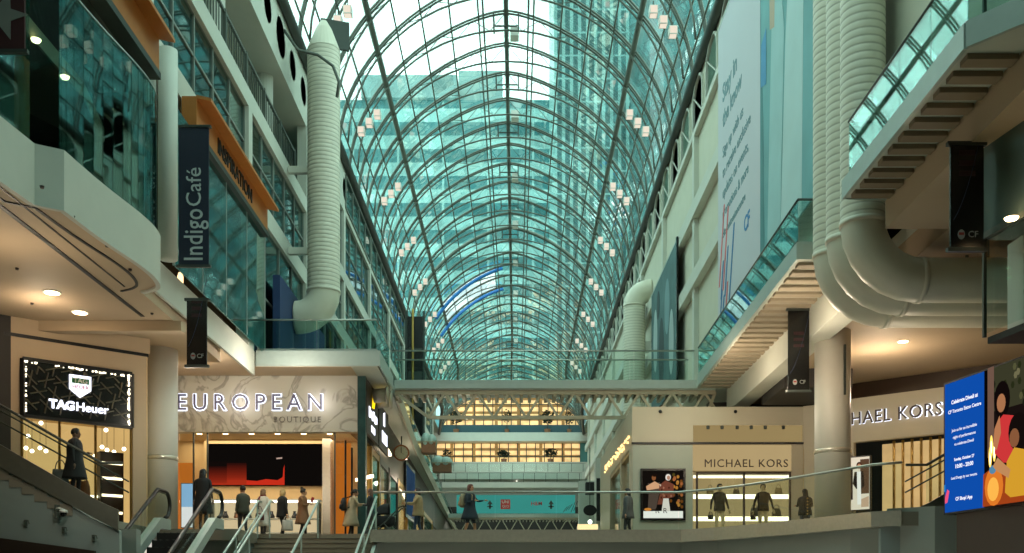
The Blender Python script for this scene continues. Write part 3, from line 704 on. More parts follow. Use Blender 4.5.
# ---- big wall banners on the right gallery wall
XB = XRW-.32
def wallbanner(name, label, d0, d1, z0, z1):
    r = thing(name, label, 'banner', (XB, (d0+d1)/2, z0)); MB().box(XB-.03, XB+.03, d0, d1, z1, z1+.08).build('batten', m_alu, r); return r
RB = Vector((0,-1,0))       # reading direction on the right wall
r = wallbanner('wall_banner', 'huge banner with a pale text half and a blue picture half on the right wall', 23.6, 35.1, 9.6, 19.9)
ds_ = 29.0
MB().box(XB-.02, XB+.02, ds_, 35.1, 9.6, 19.9).build('text_half', mat('pale lilac print', '#c3c6cd', .7, 0, .03, .5), r)
t = MB(); mt = mat('grey blue lettering', '#6a8c94', .7)
for i, (ln, z, w) in enumerate((('Stay in', 17.3, 2.2), ('the know', 16.4, 2.9), ('Sign up with us', 15.3, 3.1), ('to receive exclusive', 14.6, 4.1), ('updates on events,', 13.9, 3.8), ('promotions & more', 13.2, 3.8), ('cftorontoeatoncentre', 12.5, 3.4))):
    t.text(ln, (XB-.02, 34.3-w/2, z), RB, ZU, width=w, depth=.01, offset=.02 if i < 2 else .004)
t.text('CF', (XB-.02, 30.7, 11.6), RB, ZU, width=.75, depth=.01, offset=.02, m=1)
t.build('lettering', [mt, mat('banner blue', '#3f7fb5', .7)], r)
st = MB(); rnd = random.Random(3)
for k, (u, z, L, c) in enumerate(((.05, 10.9, 3.0, 1), (.35, 10.4, 1.4, 0), (.7, 10.6, 3.0, 1), (.25, 9.8, 1.0, 0), (1.0, 10.3, 1.8, 0), (1.1, 9.65, 1.2, 1), (1.6, 9.7, 3.0, 0), (.6, 9.62, .9, 0))):
    st.slab((XB-.022, 35.0-u, z), RB, ZU, [(0, 0), (.16, 0), (.16+L*.28, L*.85), (L*.28, L*.85)], .01, c)
st.build('confetti_stripe', [mat('stripe blue', '#2f72a8', .7), mat('stripe coral', '#d76a6a', .7)], r)
MB().box(XB-.02, XB+.02, 23.6, ds_, 9.6, 19.9).build('picture_half', mat('blue green photo print', '#6fa6aa', .7, 0, .35, .45), r)
pc = MB()
def pp(u0, pts, m):  pc.slab((XB-.022-.002*m, ds_-u0, 9.6), RB, ZU, pts, .004, m)
pp(0, [(0,0),(.5,0),(.35,4.2),(.1,6.2),(0,10.3)], 1); pp(0, [(.8,0),(2.2,0),(2.6,5.5),(2.0,8.2),(1.4,7.4),(1.1,4)], 2)
pp(0, [(2.2,0),(4.2,0),(4.4,6.5),(4.0,9.2),(3.3,8.4),(2.7,5)], 0); pp(0, [(1.1,6.3),(1.6,6.1),(1.8,9.4),(1.35,10.3),(1.0,10.3)], 3)
pp(0, [(2.0,7.0),(2.5,6.6),(2.8,8.9),(2.6,10.3),(2.1,10.3)], 3); pp(0, [(.1,5.2),(.7,5.0),(.7,6.6),(.15,6.4)], 4); pp(0, [(2.9,8),(3.6,8.4),(3.4,10.3),(2.9,10.3)], 2)
pc.build('figure', [mat('print pale blue', '#b3cfd0', .7, 0, .1, .8), mat('print teal', '#4c8488', .7, 0, .15, .8), mat('print mist', '#9dc2c4', .7, 0, .12, .8), mat('print skin', '#b9a58f', .7, 0, .1, .8), mat('print blue', '#4d92bd', .7)], r)
r = wallbanner('wall_banner', 'narrow dark teal picture banner further along the right wall', 44.2, 52.5, 9.6, 15.9)
MB().box(XB-.02, XB+.02, 44.2, 52.5, 9.6, 15.9).build('picture', mat('teal photo print', '#47686a', .7, 0, .6, .7), r)
MB().box(XB-.06, XB+.02, 44.0, 44.2, 9.6, 16.0).build('edge', m_blackshiny, r)
pc = MB()
for k, (u, z, a, b) in enumerate(((1.5, 3.6, .7, 1.6), (3.6, 2.4, .9, 1.8), (5.5, 4.2, .8, 1.3), (6.8, 2.2, .7, 1.5), (2.6, 5.1, .5, .7))):
    pc.disc((XB-.022-.003*k, 52.5, 9.6), RB, ZU, (u, z), (a, b), .003, k % 3)
pc.build('figure', [mat('print grey', '#9fb3b3', .7, 0, .2, 1), mat('print dark', '#263b3f', .7, 0, .2, 1), mat('print steel', '#6e8f93', .7, 0, .2, 1)], r)

# ---- blue hoarding, timber sign canopies and glass shopfront on the left
o = MB().box(XL+.05, XL+.3, 34.6, 42.6, U, 11.25).build('blue_hoarding', m_blue); tag(o, 'plain deep blue hoarding against the left upper gallery wall', 'hoarding')
def canopy(d0, d1, label, word=None):
    r = thing('timber_sign', label, 'shop sign', (-8.0, (d0+d1)/2, 12.0))
    MB().box(-8.35, -7.98, d0, d1, 11.75, 12.55).build('fascia_board', m_orange, r)
    MB().add([(-7.98, d0, 12.5), (-7.62, d0, 12.42), (-7.62, d1, 12.42), (-7.98, d1, 12.5), (-7.98, d0, 12.58), (-7.62, d0, 12.5), (-7.62, d1, 12.5), (-7.98, d1, 12.58)], [(0,3,2,1),(4,5,6,7),(0,1,5,4),(1,2,6,5),(2,3,7,6),(3,0,4,7)]).build('canopy_board', m_orange, r)
    MB().box(-8.3, -7.94, d0, d1, 11.6, 11.75).build('light_trough', m_steel_d, r)
    if word:
        MB().text(word, (-7.98, (d0+d1)/2-.1, 12.1), YD, ZU, width=3.4, depth=.03, offset=.006).build('lettering', m_black, r)
    for k in range(4): MB().tube([(-8.34, d0+(k+.5)*(d1-d0)/4, 12.3), (-8.52, d0+(k+.5)*(d1-d0)/4, 12.75)], .02, 6).build('stay', m_steel_d, r)
    return r
canopy(24.9, 32.0, 'orange timber sign board with dark lettering over the café glass front', 'INSPIRATION')
canopy(13.5, 22.3, 'orange timber sign board at the top left corner above the curved shop glass')
wn[0] += 1; r = sroot('window_%d' % wn[0], (-8.1, 28, U))
MB().box(-8.12, -8.08, 23.6, 32.0, U, 11.7).build('pane', g_teal, r)
f = MB()
for d in (23.6, 25.7, 27.8, 29.9, 32.0): f.box(-8.13, -8.07, d-.015, d+.015, U, 11.7)
f.build('window_frame', m_alu, r)
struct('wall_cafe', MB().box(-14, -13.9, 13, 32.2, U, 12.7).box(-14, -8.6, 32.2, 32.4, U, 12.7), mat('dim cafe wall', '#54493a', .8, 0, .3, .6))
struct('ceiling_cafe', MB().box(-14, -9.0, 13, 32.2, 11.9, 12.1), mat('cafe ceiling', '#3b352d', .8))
for i, (x, d, z) in enumerate(((-10.2, 25.2, 11.0), (-10.4, 27.0, 10.4), (-10.0, 28.8, 10.2), (-10.3, 30.6, 9.6))):
    r = thing('pendant_lamp', 'small pendant lamp, %s from the near end, behind the café glass front' % ['first', 'second', 'third', 'fourth'][i], 'lamp', (x, d, z))
    MB().lathe([(.05, .42), (.09, .3), (.09, 0)], (x, d, z), 12).build('lamp_shade', emit('pendant glow', '#ffd9a0', 2.2), r)
    MB().tube([(x, d, z+.42), (x, d, 11.9)], .01, 6).build('cord', m_black, r)
for k in range(10):
    x, d = -9.6-.9*(k % 2), 24.3+k*.8
    o = MB().lathe([(.09, 11.86), (.09, 11.9)], (x, d, 0), 12).build('downlight', e_spot); tag(o, 'small ceiling downlight inside the upper left café', 'downlight', 'café ceiling downlights')

# near left shop with its curved full-height glass
cg = [p for p in balc if p[1] > 16 and p[0] < -7.6][:-3]
wn[0] += 1; r = sroot('window_%d' % wn[0], (-8, 19, U))
for a, b in zip(cg, cg[1:]):
    MB().wall([(a[0]-.03, a[1]), (b[0]-.03, b[1])], U, 10.95, .015).build('pane', glass('curved shop glass', (.55, .72, .70), .05, .02, .5, gcol=(.8, .95, .95)), r)
MB().wall([(x-.02, y) for x, y in cg], 10.95, 10.98, .03).build('window_frame', m_alu, r)
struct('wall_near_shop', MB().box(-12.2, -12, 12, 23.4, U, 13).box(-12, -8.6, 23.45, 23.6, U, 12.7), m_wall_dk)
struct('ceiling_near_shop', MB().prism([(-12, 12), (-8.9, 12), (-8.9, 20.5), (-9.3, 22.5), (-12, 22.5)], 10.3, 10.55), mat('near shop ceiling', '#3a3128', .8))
struct('trim_16', MB().wall([(-8.88, 12), (-8.88, 20.5), (-9.28, 22.5)], 10.3, 10.62, .05), mat('cream edge', '#a39a80', .7))
o = MB().box(-9.15, -8.97, 18.2, 18.4, U, 9.9).build('orange_column', m_orange); tag(o, 'orange timber post inside the upper left shop', 'post')
for i, (px, py) in enumerate(((36, 40), (65, 77))):
    s = (HY-py)/10.29; q = P(px, py, s)
    o = MB().lathe([(.07, 10.26), (.09, 10.3)], (q.x, q.y, 0), 12).build('downlight', e_spot); tag(o, ['left downlight in the dark ceiling of the upper left shop', 'right downlight in the dark ceiling of the upper left shop'][i], 'downlight')
def downlight(px, py, z, label, r=.16, group=None):
    s = (HY-py)/z; q = P(px, py, s)
    o = MB().lathe([(r*1.25, z-.02), (r*1.25, z-.001)], (q.x, q.y, 0), 20).build('downlight', m_white)
    MB().lathe([(r, z-.03), (r, z-.021)], (q.x, q.y, 0), 20).build('lens', e_spot, o)
    return tag(o, label, 'downlight', group)
downlight(52, 292, 6.9, 'left recessed downlight in the tan ceiling under the left gallery')
downlight(80, 312, 6.9, 'right recessed downlight in the tan ceiling under the left gallery')
downlight(128, 338, 6.9, 'recessed downlight in the ceiling right above the watch shop sign')
downlight(112, 346, 6.9, 'small recessed downlight near the wall above the watch shop', .07)
for i, (px, py) in enumerate(((42, 186), (73, 216), (107, 245), (130, 269), (154, 290), (17, 268), (32, 303), (152, 313))):
    s = (HY-py)/6.9; q = P(px, py, s); o = MB().lathe([(.03, 6.86), (.04, 6.9)], (q.x, q.y, 0), 10).build('ceiling_sprinkler', m_brown)
    tag(o, 'small dark sprinkler head in the ceiling under the left gallery', 'sprinkler', 'sprinklers under the left gallery')
downlight(903, 341, 7.05, 'recessed downlight in the ceiling above the right shop sign', .13)

# ---- floodlight clusters on the vault
fl = None
def flood_proto():
    r = thing('floodlight', None, 'floodlight', (0, 0, 0))
    MB().box(-.17, .17, -.2, .2, -.17, .17).build('housing', m_white, r, local=True); MB().box(-.14, .14, -.21, -.2, -.14, .14).box(-.14, .14, -.16, .16, -.18, -.17).build('lens', emit('flood glow', '#fff1dc', .9), r, local=True)
    MB().tube([(0, 0, .17), (0, 0, .42)], .025, 6).build('bracket', m_steel_d, r, local=True); return r
bases = []
for i in range(10):
    d = ribs[11+5+3*i] if 11+5+3*i < len(ribs) else None
    if d is None or d > 112: break
    for sx in (-1, 1):
        for j in range(3):
            bases.append(((-.8 if sx < 0 else -.55)+sx*(6.55-.4*(j-1)), d-.42, 23.75+.42*(j-1), i, sx, j))
for k, (x, y, z, i, sx, j) in enumerate(bases):
    o = fl = flood_proto() if fl is None else copy_tree(fl)
    o.location = (x, y, z); o['group'] = 'floodlight clusters under the glass vault'
    o['label'] = '%s white floodlight in the %s trio from the front on the %s vault slope' % (['lowest', 'middle', 'highest'][j], ['first', 'second', 'third', 'fourth', 'fifth', 'sixth', 'seventh', 'eighth', 'ninth', 'tenth'][i], 'left' if sx < 0 else 'right')
# lift tower at the end of the left gallery
r = thing('lift_tower', 'dark slender lift tower rising at the left beyond the near footbridge', 'lift', (-6.2, 60, U))
MB().box(-6.55, -5.6, 59.6, 60.6, U, 16.9).build('shaft', m_blackshiny, r)
for x in (-6.6, -5.55): MB().box(x-.06, x+.06, 59.5, 59.62, U, 17.2).build('post', m_steel_d, r)
MB().tube([(-6.2, 59.45, U), (-6.2, 59.45, 17.3)], .07, 8).build('pole', m_gold, r)
MB().box(-6.5, -5.65, 59.5, 59.6, 11.5, 13.6).box(-6.5, -5.65, 59.5, 59.6, 9.0, 9.2).box(-6.5, -5.65, 59.5, 59.6, 14.8, 15).build('lift_car', m_steel_d, r)
# ================================================================ SHOPS
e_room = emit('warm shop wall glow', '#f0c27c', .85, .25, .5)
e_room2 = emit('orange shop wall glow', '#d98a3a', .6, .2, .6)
m_warmwall = mat('warm shop wall', '#d9bd8c', .6, 0, .08, 1)
m_warmfloor = mat('shop floor', '#9c8a70', .35, 0, .1, 1)
def framed(mb, x0, x1, y, z0, z1, w=.06, dp=.06, m=0):
    mb.box(x0, x0+w, y-dp, y, z0, z1, m).box(x1-w, x1, y-dp, y, z0, z1, m).box(x0+w, x1-w, y-dp, y, z0, z0+w, m).box(x0+w, x1-w, y-dp, y, z1-w, z1, m)
def backlit(mb, body, O, R, Uv, width, depth=.04, spacing=1.0, halo=.03, face=-.014, stretch=1.0):
    """dark letter faces standing off a glowing copy of themselves"""
    mb.text(body, O, R, Uv, width=width, depth=.015, offset=halo, m=1, spacing=spacing, stretch=stretch)
    mb.text(body, O, R, Uv, width=width*.985, depth=depth, offset=face, m=0, spacing=spacing, lift=.02, stretch=stretch)

# ---- boutique (left of centre)
BY = 33.2
bx = lambda px, s=30.1: (px-CX)/s
x0, x1 = bx(176), bx(357.5)
mbl = marble('grey veined marble', '#a9a597', '#7f7b70', .8)
struct('wall_boutique', MB().box(-13.5, x1, BY, BY+.35, 5.58, 7.48), mbl)
struct('wall_boutique_side', MB().box(x1-.3, x1, BY+.36, BY+5.5, 5.58, 7.48), mat('dark marble', '#1e2626', .25, 0, .5, 2))
struct('wall_boutique_corner', MB().box(x1, x1+.27, BY+.02, BY+.3, M, 7.44), mat('dark green marble', '#27413f', .2, 0, .5, 3))
struct('wall_boutique_room', MB().box(-13.5, x1-.4, BY+3.0, BY+3.15, M, 7.2).box(-13.5, -13.4, BY+.35, BY+3, M, 7.2), m_warmwall)
struct('ceiling_boutique', MB().box(-13.5, x1-.3, BY+.36, BY+3.0, 5.75, 5.85), m_warmwall)
s = thing('shop_sign', 'glowing white boutique name on grey marble above the left shop', 'shop sign', (bx(250), BY, 6.5))
t = MB(); backlit(t, 'EUROPEAN', (bx(250.5), BY-.015, 6.53), XR, ZU, (323-177)/30.1, .06, 1.45, .03, -.004, 1.05)
t.build('lettering', [mat('violet letter face', '#4a4560', .4), e_halo], s)
MB().text('BOUTIQUE', (bx(297.5), BY-.01, 5.98), XR, ZU, width=(321-274)/30.1, depth=.03, spacing=1.25, offset=-.006).build('sub_lettering', mat('dark grey letter', '#5b564c', .4), s)
# screen wall inside
o = MB(); yb = BY+2.6; b2x = lambda px: (px-CX)/(F/yb); zb = lambda py: (HY-py)/(F/yb)
struct('wall_boutique_feature', MB().box(b2x(204), b2x(334), yb+.02, yb+.3, M, 5.74), m_warmwall)
s = thing('video_wall', 'large black and red video wall inside the boutique', 'screen', (b2x(266), yb, zb(486)))
MB().box(b2x(209), b2x(324), yb-.06, yb, zb(486), zb(444)).build('screen', emit('dark screen', '#100d0b', .8), s)
pm = MB(); O = (b2x(209), yb-.062, zb(486)); W = b2x(324)-b2x(209); H = zb(444)-zb(486)
for k in range(14):
    for a_, b_, o_ in ((.02, W*.16, 0), (W*.16, W*.33, 1)): pm.slab(O, XR, ZU, [(a_, .03+.06*k), (b_, .03+.06*k), (b_, .09+.06*k), (a_, .09+.06*k)], .002, 4+min(11, max(0, k-o_*2)))
pm.slab(O, XR, ZU, [(W*.33, .03), (W*.66, .03), (W*.66, .42), (W*.64, .3), (W*.6, .2), (W*.5, .24), (W*.42, .17), (W*.33, .2)], .003, 0)
pm.slab(O, XR, ZU, [(W*.59, .95), (W*.64, .97), (W*.64, 1.02), (W*.59, 1.0)], .003, 3)
pm.slab(O, XR, ZU, [(W*.645, .3), (W*.66, .3), (W*.66, .75), (W*.65, .6)], .003, 0)
pm.build('picture', [emit('screen red', '#d9341f', .8), emit('screen dim red', '#8a2414', .7), emit('screen maroon', '#431209', .7), emit('screen pale', '#d0b0a0', .8)] + [emit('screen ember %d' % q, c_, .8) for q, c_ in enumerate([tuple(a_*(1-(q_/11)**.6)+b_*(q_/11)**.6 for a_, b_ in zip(hexc('#b8341c'), hexc('#140d0b'))) for q_ in range(12)])], s)
s = thing('display_counter', 'pale lit display counter with shelves under the boutique video wall', 'counter', (b2x(266), yb-.4, M))
xa, xb = b2x(214), b2x(322)
MB().box(xa, xb, yb-.55, yb-.03, 3.5, 3.56).build('counter_top', m_white, s)
MB().box(xa, xb, yb-.56, yb-.5, 3.44, 3.5).build('light_strip', e_white, s)
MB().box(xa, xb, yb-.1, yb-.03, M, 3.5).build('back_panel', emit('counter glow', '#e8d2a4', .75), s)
for z in (2.35, 2.85): MB().box(xa, xb, yb-.5, yb-.1, z, z+.04).build('shelf', m_white, s)
for x in (xa, (xa+xb)/2, xb-.05): MB().box(x, x+.05, yb-.5, yb-.1, M, 3.44).build('divider', m_steel, s)
for i in range(8):
    x = xa+.5+i*(xb-xa-1)/7
    o = MB().lathe([(.1, 2.895), (.12, 2.95), (.07, 3.05), (.05, 3.12), (.06, 3.15)], (x, yb-.3, 0), 12).build('vase', m_pot if i % 2 else m_blackshiny)
    tag(o, 'small brown vase on the boutique counter shelf' if i % 2 else 'small black vase on the boutique counter shelf', 'vase', 'brown vases on the boutique shelf' if i % 2 else 'black vases on the boutique shelf')
# pillar, orange fins, poles and left poster
struct('column_boutique', MB().box(b2x(325), b2x(333), yb-.5, yb, M, 5.74), m_stainless)
orange_glow = emit('orange panel glow', '#d07426', .75, .15, 1)
o = MB().box(b2x(336), b2x(351), yb-.1, yb, M, 5.6).build('orange_panel', orange_glow); tag(o, 'tall orange lit panel right of the boutique video wall', 'panel')
o = MB().box(b2x(178), b2x(193), yb-.1, yb, M, 4.9).build('orange_panel', orange_glow); tag(o, 'tall orange lit panel left of the boutique video wall', 'panel')
for i, px in enumerate((342.5, 349)):
    o = MB().tube([(bx(px), BY+.6, M), (bx(px), BY+.6, 5.4-.25*i)], .035, 8).build('slim_pole', m_black)
    tag(o, ['left slim black pole before the orange panel by the boutique corner', 'right slim black pole before the orange panel by the boutique corner'][i], 'pole')
s = thing('lit_poster', 'bright blue and white lit poster at the left of the boutique entrance', 'poster', (b2x(190), yb-.3, 2.6))
MB().box(b2x(184), b2x(197), yb-.34, yb-.3, 2.55, 4.15).build('frame', m_steel_d, s)
MB().box(b2x(184)+.03, b2x(197)-.03, yb-.36, yb-.34, 3.3, 4.12).build('sky_half', emit('poster sky', '#86b4d8', 1.0), s); MB().box(b2x(184)+.03, b2x(197)-.03, yb-.36, yb-.34, 2.58, 3.3).build('snow_half', emit('poster snow', '#e3e6e6', 1.0), s)
for i in range(6):
    x = bx(188+i*27); o = MB().lathe([(.09, 5.71), (.09, 5.75)], (x, BY+1.2, 0), 12).build('downlight', e_spot)
    tag(o, 'small recessed downlight in the boutique ceiling', 'downlight', 'boutique ceiling downlights')
wn[0] += 1; r = sroot('window_%d' % wn[0], (-8, BY+.2, M))
for a, b in ((178, 192), (192, 206), (334, 357)): MB().box(bx(a), bx(b), BY+.18, BY+.2, M, 5.58).build('pane', g_shop, r)
f = MB()
for px in (192, 206, 334): f.box(bx(px)-.02, bx(px)+.02, BY+.15, BY+.23, M, 5.58)
f.build('window_frame', m_steel_d, r)
o = MB().box(-5.98, -5.3, 33.05, 33.12, 7.5, 7.8).build('red_sign', m_red); tag(o, 'small dark red sign above the right end of the boutique panel', 'sign')

# ---- shops along the left gallery beyond the boutique
def fx(d): return -5.25-(d-33.0)*.0205            # shop line leans slightly left
line = [(fx(d), d) for d in (38.8, 46, 54, 62, 72, 84, 104)]
struct('wall_left_shops', MB().wall(line, 5.6, 7.45, .3), mat('shop fascia', '#4a4438', .5, 0, .25, .5))
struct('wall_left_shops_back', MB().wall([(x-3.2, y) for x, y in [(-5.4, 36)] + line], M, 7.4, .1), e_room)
for i, (a, b) in enumerate(((36.3, 38.8), (38.9, 42.2), (42.4, 46), (46.2, 51), (51.2, 56), (56.3, 62), (62.3, 71), (71.3, 84), (84.3, 103))):
    wn[0] += 1; r = sroot('window_%d' % wn[0], (fx(a), (a+b)/2, M)); xa, xb = fx(a), fx(b)
    MB().wall([(xa, a), (xb, b)], M, 5.6, .02).build('pane', g_shop if i % 2 else g_teal, r)
    f = MB(); f.wall([(xa+.05, a), (xa+.05, a+.18)], M, 5.6, .2); f.wall([(xa+.03, a), (xb+.03, b)], 5.35, 5.6, .08); f.wall([(xa+.03, a), (xb+.03, b)], M, 2.15, .08); f.wall([(fx(b)+.05, b-.12), (fx(b)+.05, b)], M, 5.6, .2)
    f.build('window_frame', [m_gold, m_steel_d, m_brown][i % 3], r)
def blade(name, label, d0, d1, z0, z1, parts):
    r = thing(name, label, 'shop sign', (-5.02, (d0+d1)/2, z0)); MB().box(-5.1, -5.02, d0, d1, z0, z1).build('panel', m_brown, r)
    for nm, pts, mm in parts: 
        q = MB()
        for p in pts: q.slab((-5.02, d0, z0), YD, ZU, p, .02)
        q.build(nm, mm, r)
    for d in (d0+.1, d1-.1): MB().box(-5.2, -5.1, d-.03, d+.03, z1-.3, z1-.1).build('bracket', m_steel_d, r)
    return r
rc = lambda a, b, c, d: [(a, c), (b, c), (b, d), (a, d)]
e_y = emit('yellow light', '#ffd21a', 1.6)
blade('shop_sign', 'first dark brown sign with yellow flame and white script beside the boutique corner', 33.35, 36.2, 5.6, 7.4,
      [('flame', [[(1.25, 1.05), (1.75, 1.1), (1.95, 1.35), (1.6, 1.75), (1.45, 1.45)]], e_y),
       ('lettering', [rc(.55+.33*k, .8+.33*k, .62+(.05 if k % 2 else 0), .98-(.08 if k % 3 else 0)) for k in range(6)] + [rc(1.1+.3*k, 1.32+.3*k, .2, .42) for k in range(3)], e_letter)])
blade('shop_sign', 'second dark brown sign with white symbols farther from the boutique corner', 36.45, 39.0, 5.6, 7.2,
      [('symbol', [[(1.1, .95), (1.45, .95), (1.45, 1.5), (1.1, 1.4)]], e_letter), ('lettering', [rc(.75+.28*k, .98+.28*k, .3, .72-(.06 if k % 2 else 0)) for k in range(5)], e_letter)])
s = thing('wall_clock', 'round wall clock with copper rim hanging over the left shops', 'clock', (-5.1, 44.6, 6.25))
cl = lambda r, t, y: MB().disc((-5.15, y, 6.55), XR, ZU, (0, 0), r, t, 0, 28)
cl(.36, .12, 44.62).build('rim', mat('copper', '#9a5f3c', .35, .6, .1), s); cl(.29, .02, 44.5).build('dial', mat('clock dial', '#b9b79a', .5), s)
h = MB(); h.beam((-5.15, 44.47, 6.55), (-5.15, 44.47, 6.78), .03, .01).beam((-5.15, 44.47, 6.55), (-5.02, 44.47, 6.47), .03, .01)
for k in range(12): a = PI*k/6; h.beam((-5.15+.23*math.sin(a), 44.47, 6.55+.23*math.cos(a)), (-5.15+.27*math.sin(a), 44.47, 6.55+.27*math.cos(a)), .02, .01)
h.build('hand', m_black, s); MB().tube([(-5.15, 44.56, 6.9), (-5.15, 44.56, 7.3)], .03, 6).build('bracket', m_steel_d, s)
s = thing('shop_poster', 'tall dark and blue poster on the left shop row', 'poster', (-5.35, 51, 4.3))
MB().box(-5.52, -5.46, 49.2, 53.6, 4.1, 6.9).build('frame', m_blackshiny, s); MB().box(-5.46, -5.44, 49.5, 53.3, 4.3, 6.7).build('picture', emit('blue poster', '#35506e', .55, .6, 1), s)
for i, (px0, py0, px1, py1, sc) in enumerate(((401, 488, 409, 505, 20.5), (386, 448, 390, 455, 25.2), (357, 480, 372, 476, 29.4))):
    a, b = P(px0, py0, sc), P(px1, py1, sc-1.4)
    o = MB().beam(a, b, .12, .1).build('ceiling_light_strip', emit('strip light', '#ffe6c0', 5)); tag(o, ['brightest slanted light strip inside the left shop row, left of the dark stroller', 'small light strip below the second brown shop sign', 'short light strip beside the orange boutique panel'][i], 'light')
# brown boxes with pale domes on the left gallery edge
for i, (px, py, w, s_, lb) in enumerate(((424, 447, 24, 19, 'nearer brown box with pale rounded top on the left gallery edge'), (438, 467, 27, 15.5, 'farther brown box with pale rounded top on the left gallery edge'))):
    c = P(px, py, s_); r = thing('planter_box', lb, 'planter', (c.x, c.y, c.z-.35)); hw = w/2/s_
    xl_ = max(c.x-hw, -5.0 if i == 0 else -5.42); c.x, hw = (xl_+c.x+hw)/2, (c.x+hw-xl_)/2; MB().box(c.x-hw, c.x+hw, c.y-.4, c.y+.4, c.z-.35, c.z+.22).build('box', m_pot, r)
    MB().box(c.x-hw-.04, c.x+hw+.04, c.y-.44, c.y+.44, c.z+.18, c.z+.26).build('rim', m_beige_steel, r)
    dm = MB()
    for k, q in enumerate((-.45, .4)): dm.ball((c.x+q*hw, c.y, c.z+.25), (hw*.75, .45, .5-.08*k), 0, 16, 10)
    dm.build('dome', m_palegreen, r)

# ---- right boutique (handbag shop)
MY = 33.3; mx_ = lambda px: (px-CX)/30.0; mz = lambda py: (HY-py)/30.0
ml, mr = mx_(632), mx_(803)
struct('wall_right_shop', MB().box(ml, mr, MY, MY+.3, mz(443), mz(407)).box(ml, mx_(693), MY, MY+.3, M, mz(443)-.06).box(mx_(791), mr, MY, MY+.3, M, mz(443)), m_mk)
struct('wall_right_shop_panel', MB().box(ml+.02, mx_(692), MY-.03, MY, M, mz(445)), mat('grey green cladding', '#98a093', .5, 0, .05, 2))
struct('trim_17', MB().box(ml-.02, mr, MY-.05, MY, mz(444.5), mz(442.5)), m_black)
struct('wall_right_shop_side', MB().box(ml, ml+.3, MY+.31, 46, mz(446), mz(407)).box(ml, ml+.3, MY+.31, MY+.9, M, mz(446)).box(ml, ml+.3, 36.8, 37.2, M, mz(446)).box(ml, ml+.3, 41.2, 46, M, mz(446)), m_mk)
wn[0] += 1; r = sroot('window_%d' % wn[0], (ml+.1, 38, M))
MB().box(ml+.1, ml+.12, MY+.9, 36.8, M, mz(446)).build('pane', g_shop, r); MB().box(ml+.1, ml+.12, 37.2, 41.2, M, mz(446)).build('pane', g_shop, r)
MB().box(ml+.02, ml+.2, MY+.9, 41.2, mz(446)-.15, mz(446)).build('window_frame', m_gold, r)
struct('wall_right_shop_room', MB().box(ml+2.2, mr+3, 37.0, 37.1, M, mz(410)).box(ml+2.1, ml+2.2, 36, 41, M, 6), mat('cream shop wall', '#d8c79c', .6, 0, .05, 1))
struct('ceiling_right_shop', MB().box(ml+.3, mr+3, MY+.3, 46, mz(407)-.05, mz(407)), m_mk)
struct('ceiling_right_window', MB().box(mx_(690), mx_(797), MY+.3, 35.2, mz(471), mz(471)+.05), m_mk)
# lit recess with sign
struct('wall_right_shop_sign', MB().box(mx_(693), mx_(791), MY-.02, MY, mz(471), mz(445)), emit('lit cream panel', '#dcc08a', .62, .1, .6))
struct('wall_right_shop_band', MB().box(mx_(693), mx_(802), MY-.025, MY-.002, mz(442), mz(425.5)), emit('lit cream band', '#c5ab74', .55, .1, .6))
for i, px in enumerate((707, 721, 736, 750, 764, 782)):
    o = MB().lathe([(.05, 0), (.06, .1), (.03, .12)], (mx_(px), MY-.14, mz(430)), 10).build('spotlight', m_steel_d); tag(o, 'small dark spotlight on the right shop fascia', 'spotlight', 'spotlights on the right shop fascia')
for i, px in enumerate((660, 735)):
    o = MB().ball((mx_(px), MY-.05, mz(412)), .06).build('ceiling_sensor', m_black); tag(o, ['left black dot sensor on the right shop fascia', 'right black dot sensor on the right shop fascia'][i], 'sensor')
o = MB().text('MICHAEL KORS', (mx_(745.5), MY-.03, mz(464)), XR, ZU, width=(787-704)/30, depth=.04, spacing=1.12).build('shop_sign', mat('dark bronze letter', '#3a2c20', .4))
tag(o, 'dark metal shop name over the right display window with two mannequins', 'shop sign')
# display window
xw0, xw1, zt = mx_(697), mx_(790), mz(472)
wn[0] += 1; r = sroot('window_%d' % wn[0], ((xw0+xw1)/2, MY, M))
for a, b in ((xw0, mx_(744)), (mx_(744), xw1)): MB().box(a+.03, b-.03, MY+.05, MY+.07, M, zt).build('pane', g_shop, r)
f = MB()
for px in (697, 744, 790): f.box(mx_(px)-.03, mx_(px)+.03, MY, MY+.1, M, zt)
f.box(xw0, xw1, MY, MY+.1, zt-.06, zt); f.build('window_frame', m_brown, r)
s = thing('display_shelves', 'cream wall shelving with glowing shelf strips inside the right display window', 'shelf', ((xw0+xw1)/2, 35.0, M))
sx = F/35.0; qx = lambda px: (px-CX)/sx; qz = lambda py: (HY-py)/sx
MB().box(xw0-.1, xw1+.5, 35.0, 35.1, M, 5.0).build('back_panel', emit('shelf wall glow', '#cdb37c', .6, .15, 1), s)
for py in (476, 496.5, 518.5):
    sh = MB().box(xw0-.1, xw1+.5, 34.6, 35.0, qz(py)-.05, qz(py)+.03).build('shelf', m_white, s)
    MB().box(xw0-.1, xw1+.5, 34.58, 34.61, qz(py)-.12, qz(py)+.03).build('light_strip', e_shelf, sh)
